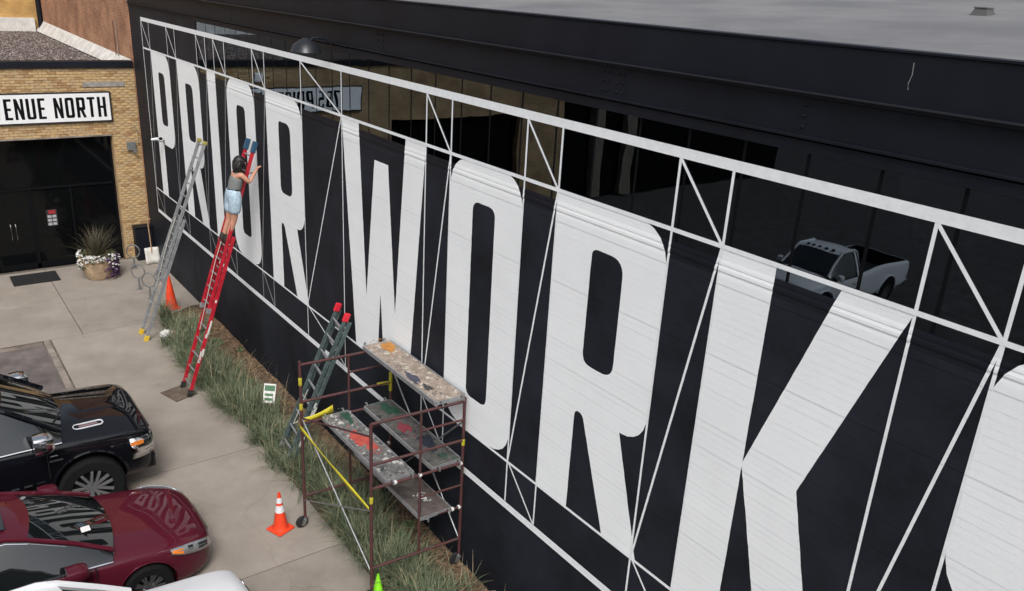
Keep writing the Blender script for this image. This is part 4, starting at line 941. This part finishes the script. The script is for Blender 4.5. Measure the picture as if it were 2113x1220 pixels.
for ch_ in list(bt.children):                     # tall heavy-duty body on larger wheels
    if ch_.name.startswith('wheel'): ch_.scale = (1.04, 1.09, 1.09); ch_.location.z += .04
    else: ch_.location.z += .13
SED = dict(zs=1.06, hw=.93, wr=.335, arch=.04, axles=(-.95, -3.78), spokes=10, tuck=.97, tuck2=.90, c1=.50, c2=.86, c3=.006,
    body=[(-.0,.42,.36,.56,.60),(-.02,.56,.26,.63,.68),(-.10,.70,.20,.69,.745),(-.26,.815,.18,.745,.815),(-.5,.89,.17,.785,.875),(-.85,.92,.17,.83,.925),(-1.2,.93,.18,.87,.965),(-1.5,.93,.18,.895,.985),(-1.9,.93,.19,.92,.98),(-2.6,.93,.19,.94,.98),(-3.4,.93,.20,.955,1.0),(-3.95,.92,.22,.97,1.03),(-4.4,.90,.26,.97,1.03),(-4.72,.84,.32,.93,.99),(-4.84,.72,.42,.85,.9)],
    green=[(-1.20,.965,.72,-1.34,.885,.86,.025),(-1.64,1.18,.65,-1.70,.91,.865,.04),(-2.12,1.365,.575,-2.12,.925,.87,.045),(-2.45,1.435,.555,-2.45,.93,.87,.04),(-3.1,1.44,.55,-3.1,.945,.87,.035),(-3.45,1.385,.545,-3.5,.96,.865,.035),(-3.85,1.20,.58,-3.9,.975,.86,.03),(-4.22,1.02,.66,-4.2,.985,.84,.01)],
    ws=2, rg=5, bpil=((-2.72, 0),), seams=((-1.55, .40, .895), (-2.72, .36, .93), (-3.62, .6, .95)), handles=((-2.58, .80), (-3.55, .83)), mirror=(-1.80, 1.0, .90, (.23, .24, .17)), trim='chrome', dlo=True, pillar=.030)
def sedan_front(t, paint, S, lens=True):
    MB().box((-.45, -.10, .28), (.45, .008, .42)).build('lower_grille', 'plastic', t, bevel=.03)
    MB().box((-.34, -.06, .50), (.34, .018, .60)).build('grille', 'plastic', t, bevel=.02)
    for s_ in (-1, 1):
        rows = []
        for u in range(9):
            A = u/8; y = -.07-.58*A; w_ = interp(S['body'], y, 1); zc = interp(S['body'], y, 3)-.075+.03*A; h = (.072*math.sin(math.pi*(.22+.74*A))**.6)+.004
            rows.append([(s_*(w_*.995+.010), y+.022, zc-h), (s_*(w_*.985+.014), y+.024, zc), (s_*(w_*.955+.004), y+.010, zc+h*.8)])
        hl = MB().grid(rows).build('headlight', 'lamp', t, smooth=True); m_ = hl.modifiers.new('thick', 'SOLIDIFY'); m_.thickness = .02; m_.offset = 0
        def inset(k0, k1, a0, a1, nm, m__): MB().grid([[Vector(r_[0]).lerp(Vector(r_[2]), q)+Vector((s_*.020, .014, .014)) for q in (a0, (a0+a1)/2, a1)] for r_ in rows[k0:k1]]).build(nm, m__, hl)
        inset(1, 4, .2, .75, 'lamp_inner', 'lampdark'); inset(4, 6, .35, .8, 'lamp_inner', 'lampdark'); inset(6, 9, .08, .70, 'marker_lens', 'amber')
        for wy in S['axles']:
            pts = [(s_*(S['hw']*.985), wy+(S['wr']+.05)*math.cos(A), S['wr']+.01+(S['wr']+.05)*math.sin(A)) for A in [R(5+k_*170/18) for k_ in range(19)]]
            MB().tube(pts, .012, 6).build('arch_lip', paint, t, smooth=True)
        MB().box((s_*.62-.14, -4.82, .72), (s_*.62+.14, -4.74, .86)).build('tail_light', 'redlens', t, bevel=.02)
        # bonnet shut line
        MB().tube([(s_*(.52+.10*k_/6), -.20-1.05*k_/6, interp(S['body'], -.20-1.05*k_/6, 4)-.028-.012*(k_/6)) for k_ in range(7)], .004, 5).build('bonnet_gap', 'plastic', t)
    for s_ in (-.28, .28): MB().tube([(s_-.3, -1.36, .99), (s_, -1.33, .995), (s_+.3, -1.42, 1.03)], .009, 6).build('wiper', 'plastic', t)
ms = vehicle('sedan_car', 'maroon sedan parked between the black pickup and the white pickup', 'car', (14.22, -2.98, -.12), 'carmaroon', SED)
sedan_front(ms, 'carmaroon', SED)
MB().box((-.40, -3.0, 1.4785), (.40, -2.42, 1.484)).build('sunroof', 'carglass', ms, bevel=.004)
# papers and trinkets behind the maroon windscreen
o = MB().box((.34, -1.60, 1.165), (.46, -1.49, 1.168)).build('windshield_paper', 'petalw', ms); o.rotation_euler = (0, 0, 0)
WS = dict(SED, body=[(y, w*1.0, zb, zs+.07, zt_+.09) for y, w, zb, zs, zt_ in SED['body']], green=[(y, z+.17, w, by, bz+.07, bw, c) for y, z, w, by, bz, bw, c in SED['green']], mirror=(-1.80, 1.12, .90, (.20, .20, .16)), trim='plastic', dlo=False)
wc = vehicle('pickup_truck', 'white pickup at the bottom edge with little more than its bonnet showing', 'truck', (17.20, -3.12, -.12), 'carwhite', dict(PICK, rimmat='rim', handlemat='carwhite', mirmat='plastic', mirror=(-1.62, 1.27, .96, (.20, .16, .16))))
pickup_front(wc, 'carwhite', PICK)
# white pickup across the lot: it shows as a reflection in the high windows
REG = dict(PICK, body=[q for q in PICK['body']], rimmat='rim', handlemat='carwhite', trim='plastic',
    green=[(-1.16,1.355,.80,-1.28,1.24,.955,.03),(-1.46,1.56,.76,-1.51,1.245,.96,.035),(-1.86,1.83,.72,-1.86,1.25,.96,.04),(-2.05,1.885,.71,-2.05,1.25,.965,.03),(-2.75,1.885,.71,-2.75,1.26,.965,.03),(-2.93,1.83,.71,-2.96,1.265,.965,.03),(-3.06,1.32,.80,-3.06,1.27,.95,.0)],
    bpil=((-2.72, 0),), bpm='carwhite', bed=(-3.25, -5.8, .85), seams=((-1.50, .72, 1.22), (-2.85, .55, 1.22)), handles=((-2.65, 1.08),), mirror=(-1.56, 1.36, .98, (.18, .15, .19)))
def bed_liner(t, S):
    y0, y1, z0 = S['bed']; hx = S['hw']-.13
    mb_ = MB().box((-hx, y1+.012, z0+.004), (hx, y0-.012, z0+.02)); mb_.box((-hx, y1+.012, z0+.02), (-hx+.012, y0-.012, 1.27)); mb_.box((hx-.012, y1+.012, z0+.02), (hx, y0-.012, 1.27)); mb_.box((-hx+.012, y1+.012, z0+.02), (hx-.012, y1+.024, 1.27)); mb_.box((-hx+.012, y0-.024, z0+.02), (hx-.012, y0-.012, 1.27)).build('bed_liner', 'plastic', t)
wp = vehicle('pickup_truck', 'white single cab pickup with roof marker lights mirrored in the high windows', 'truck', (12.55, -12.95, -.12), 'carwhite', REG); wp.scale = (.92, .86, .98)
pickup_front(wp, 'carwhite', REG); bed_liner(wp, REG); bed_liner(wc, PICK); bed_liner(bt, PICK)
for x in (-.42, -.22, 0, .22, .42): MB().lathe([(.05, 0), (.05, .03), (.02, .05)], (x, -2.0, 1.905), 12).build('marker_light', 'plastic', wp)

# ------------------------------------------------------------------ the painter on the red ladder
M['skin'] = mat('skin', (.50, .25, .165), .55, var=.12, vscale=12)
M['hair'] = mat('black_hair', (.008, .0065, .006), .45, bump=.4, bscale=60)
M['tank'] = mat('grey_tank_top', (.19, .20, .195), .9, var=.3, vscale=60)
M['denim'] = mat('light_blue_denim', (.42, .54, .64), .9, var=.3, vscale=22)
M['belt'] = mat('black_belt', (.01, .01, .011), .5)
M['boot'] = mat('brown_black_boots', (.028, .02, .016), .7)
def skin(name, verts, edges, radii, m_, parent=None, sub=2, root=0):
    me = bpy.data.meshes.new(name); me.from_pydata([tuple(v) for v in verts], edges, []); o = bpy.data.objects.new(name, me); col.objects.link(o)
    sk = o.modifiers.new('skin', 'SKIN'); sk.use_smooth_shade = True
    for i, r_ in enumerate(radii):
        me.skin_vertices[0].data[i].radius = r_ if isinstance(r_, tuple) else (r_, r_)
    me.skin_vertices[0].data[root].use_root = True
    ss = o.modifiers.new('sub', 'SUBSURF'); ss.levels = ss.render_levels = sub
    freeze(o); o.data.materials.clear(); o.data.materials.append(M[m_])
    for q in o.data.polygons: q.use_smooth = True
    o.parent = parent; return o
pr = thing('person', 'painter in grey tank top and light denim shorts standing high on the red ladder', 'person', (.16, .015, 0))
V = Vector
pel = V((9.20, -.60, 4.00)); J = {}
J['pel'] = pel; J['wai'] = V((9.21, -.575, 4.15)); J['che'] = V((9.22, -.52, 4.33)); J['nb'] = V((9.22, -.475, 4.475)); J['nk'] = V((9.22, -.455, 4.53)); J['hd'] = V((9.225, -.425, 4.62)); J['ht'] = V((9.225, -.435, 4.70))
J['hl'] = pel+V((-.085, .0, -.04)); J['hr'] = pel+V((.085, .01, -.04))
J['kl'] = V((9.07, -.655, 3.52)); J['kr'] = V((9.22, -.62, 3.53)); J['al'] = V((9.04, -.80, 3.14)); J['ar'] = V((9.20, -.765, 3.14)); J['fl'] = V((9.03, -.66, 3.075)); J['fr'] = V((9.20, -.63, 3.075))
J['sl'] = V((9.06, -.50, 4.445)); J['sr'] = V((9.385, -.485, 4.45)); J['el'] = V((8.98, -.42, 4.20)); J['er'] = V((9.43, -.345, 4.285)); J['wl'] = V((8.99, -.24, 4.33)); J['wr'] = V((9.345, -.19, 4.475)); J['ml'] = V((8.99, -.19, 4.37)); J['mr'] = V((9.335, -.145, 4.53))
names = ['pel','wai','che','nb','nk','hd','ht','hl','kl','al','fl','hr','kr','ar','fr','sl','el','wl','ml','sr','er','wr','mr']
rad = dict(pel=(.15,.12), wai=(.122,.10), che=(.15,.11), nb=(.075,.06), nk=.046, hd=(.075,.088), ht=(.058,.07), hl=.11, kl=.07, al=.046, fl=.034, hr=.11, kr=.07, ar=.046, fr=.034, sl=.058, el=.042, wl=.03, ml=(.032,.018), sr=.058, er=.042, wr=.03, mr=(.032,.018))
E_ = [('pel','wai'),('wai','che'),('che','nb'),('nb','nk'),('nk','hd'),('hd','ht'),('pel','hl'),('hl','kl'),('kl','al'),('al','fl'),('pel','hr'),('hr','kr'),('kr','ar'),('ar','fr'),('che','sl'),('sl','el'),('el','wl'),('wl','ml'),('che','sr'),('sr','er'),('er','wr'),('wr','mr')]
# fingers as short chains rooted in the palm
vs_ = [J[n_] for n_ in names]; rd = [rad[n_] for n_ in names]; ed = [(names.index(a_), names.index(b_)) for a_, b_ in E_]
body = skin('body', vs_, ed, rd, 'skin', pr)
def hand(P, fwd, upv, curl, parent, nm):
    fwd = fwd.normalized(); sdv = fwd.cross(upv).normalized(); nrm = sdv.cross(fwd)
    for i, (o_, L_) in enumerate(((-.027, .066), (-.009, .076), (.009, .072), (.026, .058))):
        b0 = P + sdv*o_ + fwd*.005; p1 = b0+fwd*L_*.45-nrm*curl*.012; p2 = p1+fwd*L_*.32-nrm*curl*.022; p3 = p2+fwd*L_*.23-nrm*curl*.028
        MB().tube([b0, p1, p2, p3], [.0088, .0082, .0075, .006], 8).build(nm, 'skin', parent, smooth=True)
    b0 = P - sdv*.028 - fwd*.03; MB().tube([b0, b0-sdv*.022+fwd*.022, b0-sdv*.03+fwd*.048-nrm*.008], [.0105, .0095, .007], 8).build('thumb', 'skin', parent, smooth=True)
hand(J['mr'], V((-.02, .5, .6)), V((0, -1, .4)), .5, body, 'finger'); hand(J['ml'], V((.1, .6, .5)), V((0, -.7, .7)), 1.6, body, 'finger')
# clothing
tk = skin('tank_top', [J['wai']-V((0, .01, .14)), J['wai'], J['che'], J['che']+V((0, .02, .09))], [(0,1),(1,2),(2,3)], [(.165,.135), (.152,.128), (.182,.142), (.155,.12)], 'tank', pr)
for s_, k_ in ((-1, 'sl'), (1, 'sr')):
    q = V((J['che'].x+s_*.075, 0, 0)); MB().tube([V((q.x, -.60, 4.36)), V((q.x, -.545, 4.47)), V((q.x, -.475, 4.495)), V((q.x, -.42, 4.43))], .017, 8).build('strap', 'tank', tk, smooth=True)
sh_ = skin('shorts', [pel+V((0, .01, .21)), pel+V((0, 0, .02)), J['hl'], J['hl'].lerp(J['kl'], .74), J['hr'], J['hr'].lerp(J['kr'], .74)], [(0,1),(1,2),(2,3),(1,4),(4,5)], [(.16,.135), (.185,.165), (.14,.145), (.125,.125), (.14,.145), (.125,.125)], 'denim', pr)
blt = MB(); 
blt.grid([[ (J['wai'].x-.004+(.152)*math.cos(k_*math.tau/24), J['wai'].y+.004+(.130)*math.sin(k_*math.tau/24), z) for k_ in range(24)] for z in (4.125, 4.16)], close=True)
o = blt.build('belt', 'belt', pr, smooth=True); q = o.modifiers.new('t', 'SOLIDIFY'); q.thickness = .008
for a_, f_ in (('al', 'fl'), ('ar', 'fr')):
    skin('boot', [J[a_]+V((0, .012, .13)), J[a_]-V((0, 0, .03)), J[f_]+V((0, .04, 0)), J[a_]+V((0, -.05, -.055))], [(0,1),(1,2),(1,3)], [.066, .062, (.052,.046), .045], 'boot', pr, root=1)
# hair: cap plus loose lengths falling over the shoulders
hb = bmesh.new(); bmesh.ops.create_icosphere(hb, subdivisions=4, radius=1)
random.seed(8)
for v in hb.verts:
    n_ = .04*math.sin(v.co.x*9+v.co.z*5)+.03*math.sin(v.co.z*17)
    v.co = V((v.co.x*(.115+n_*.1), v.co.y*.122-.02, v.co.z*.135+.03)) + J['hd']
bmesh.ops.delete(hb, geom=[v for v in hb.verts if v.co.y > J['hd'].y+.045 and v.co.z < J['hd'].z+.075], context='VERTS')
me = bpy.data.meshes.new('hair'); hb.to_mesh(me); hb.free(); hair = link('hair', me, 'hair', pr, smooth=True)
mbh = MB()
for i in range(130):
    A = random.uniform(math.pi*1.0, math.pi*2.0)+random.gauss(0, .15); st = J['hd']+V((.10*math.cos(A), .10*math.sin(A)-.02, random.uniform(-.02, .08)))
    L_ = random.uniform(.12, .27); ou = V((math.cos(A), math.sin(A), 0))
    mbh.tube([st, st+ou*.022+V((0, 0, -L_*.35)), st+ou*random.uniform(.0, .03)+V((random.gauss(0, .015), 0, -L_*.7)), st+ou*random.uniform(-.01, .03)+V((random.gauss(0, .03), .0, -L_))], [.018, .019, .015, .004], 5)
mbh.build('locks', 'hair', hair, smooth=True)
# face (turned to the wall): ears, nose, eyes, mouth
hc = J['hd']+V((0, .0, .015))
for s_ in (-1, 1):
    MB().lathe([(.003, -.01), (.017, -.004), (.02, .006), (.008, .012)], hc+V((s_*.078, .0, -.005)), 10, 'X').build('ear', 'skin', body, smooth=True)
    e_ = MB().lathe([(.002, .0), (.011, -.003), (.012, -.012)], hc+V((s_*.032, .086, .005)), 10, 'Y').build('eye', 'petalw', body, smooth=True)
    MB().lathe([(.001, .002), (.0055, -.001)], hc+V((s_*.032, .0865, .005)), 8, 'Y').build('iris', 'hair', body)
MB().add([hc+V((0, .082, .01)), hc+V((-.014, .082, -.032)), hc+V((.014, .082, -.032)), hc+V((0, .108, -.028))], [(0,1,3),(1,2,3),(2,0,3)]).build('nose', 'skin', body, smooth=True)
MB().tube([hc+V((-.022, .078, -.055)), hc+V((0, .088, -.053)), hc+V((.022, .078, -.055))], [.003, .006, .003], 6).build('lips', mat('lips', (.36, .12, .10), .5), body, smooth=True)
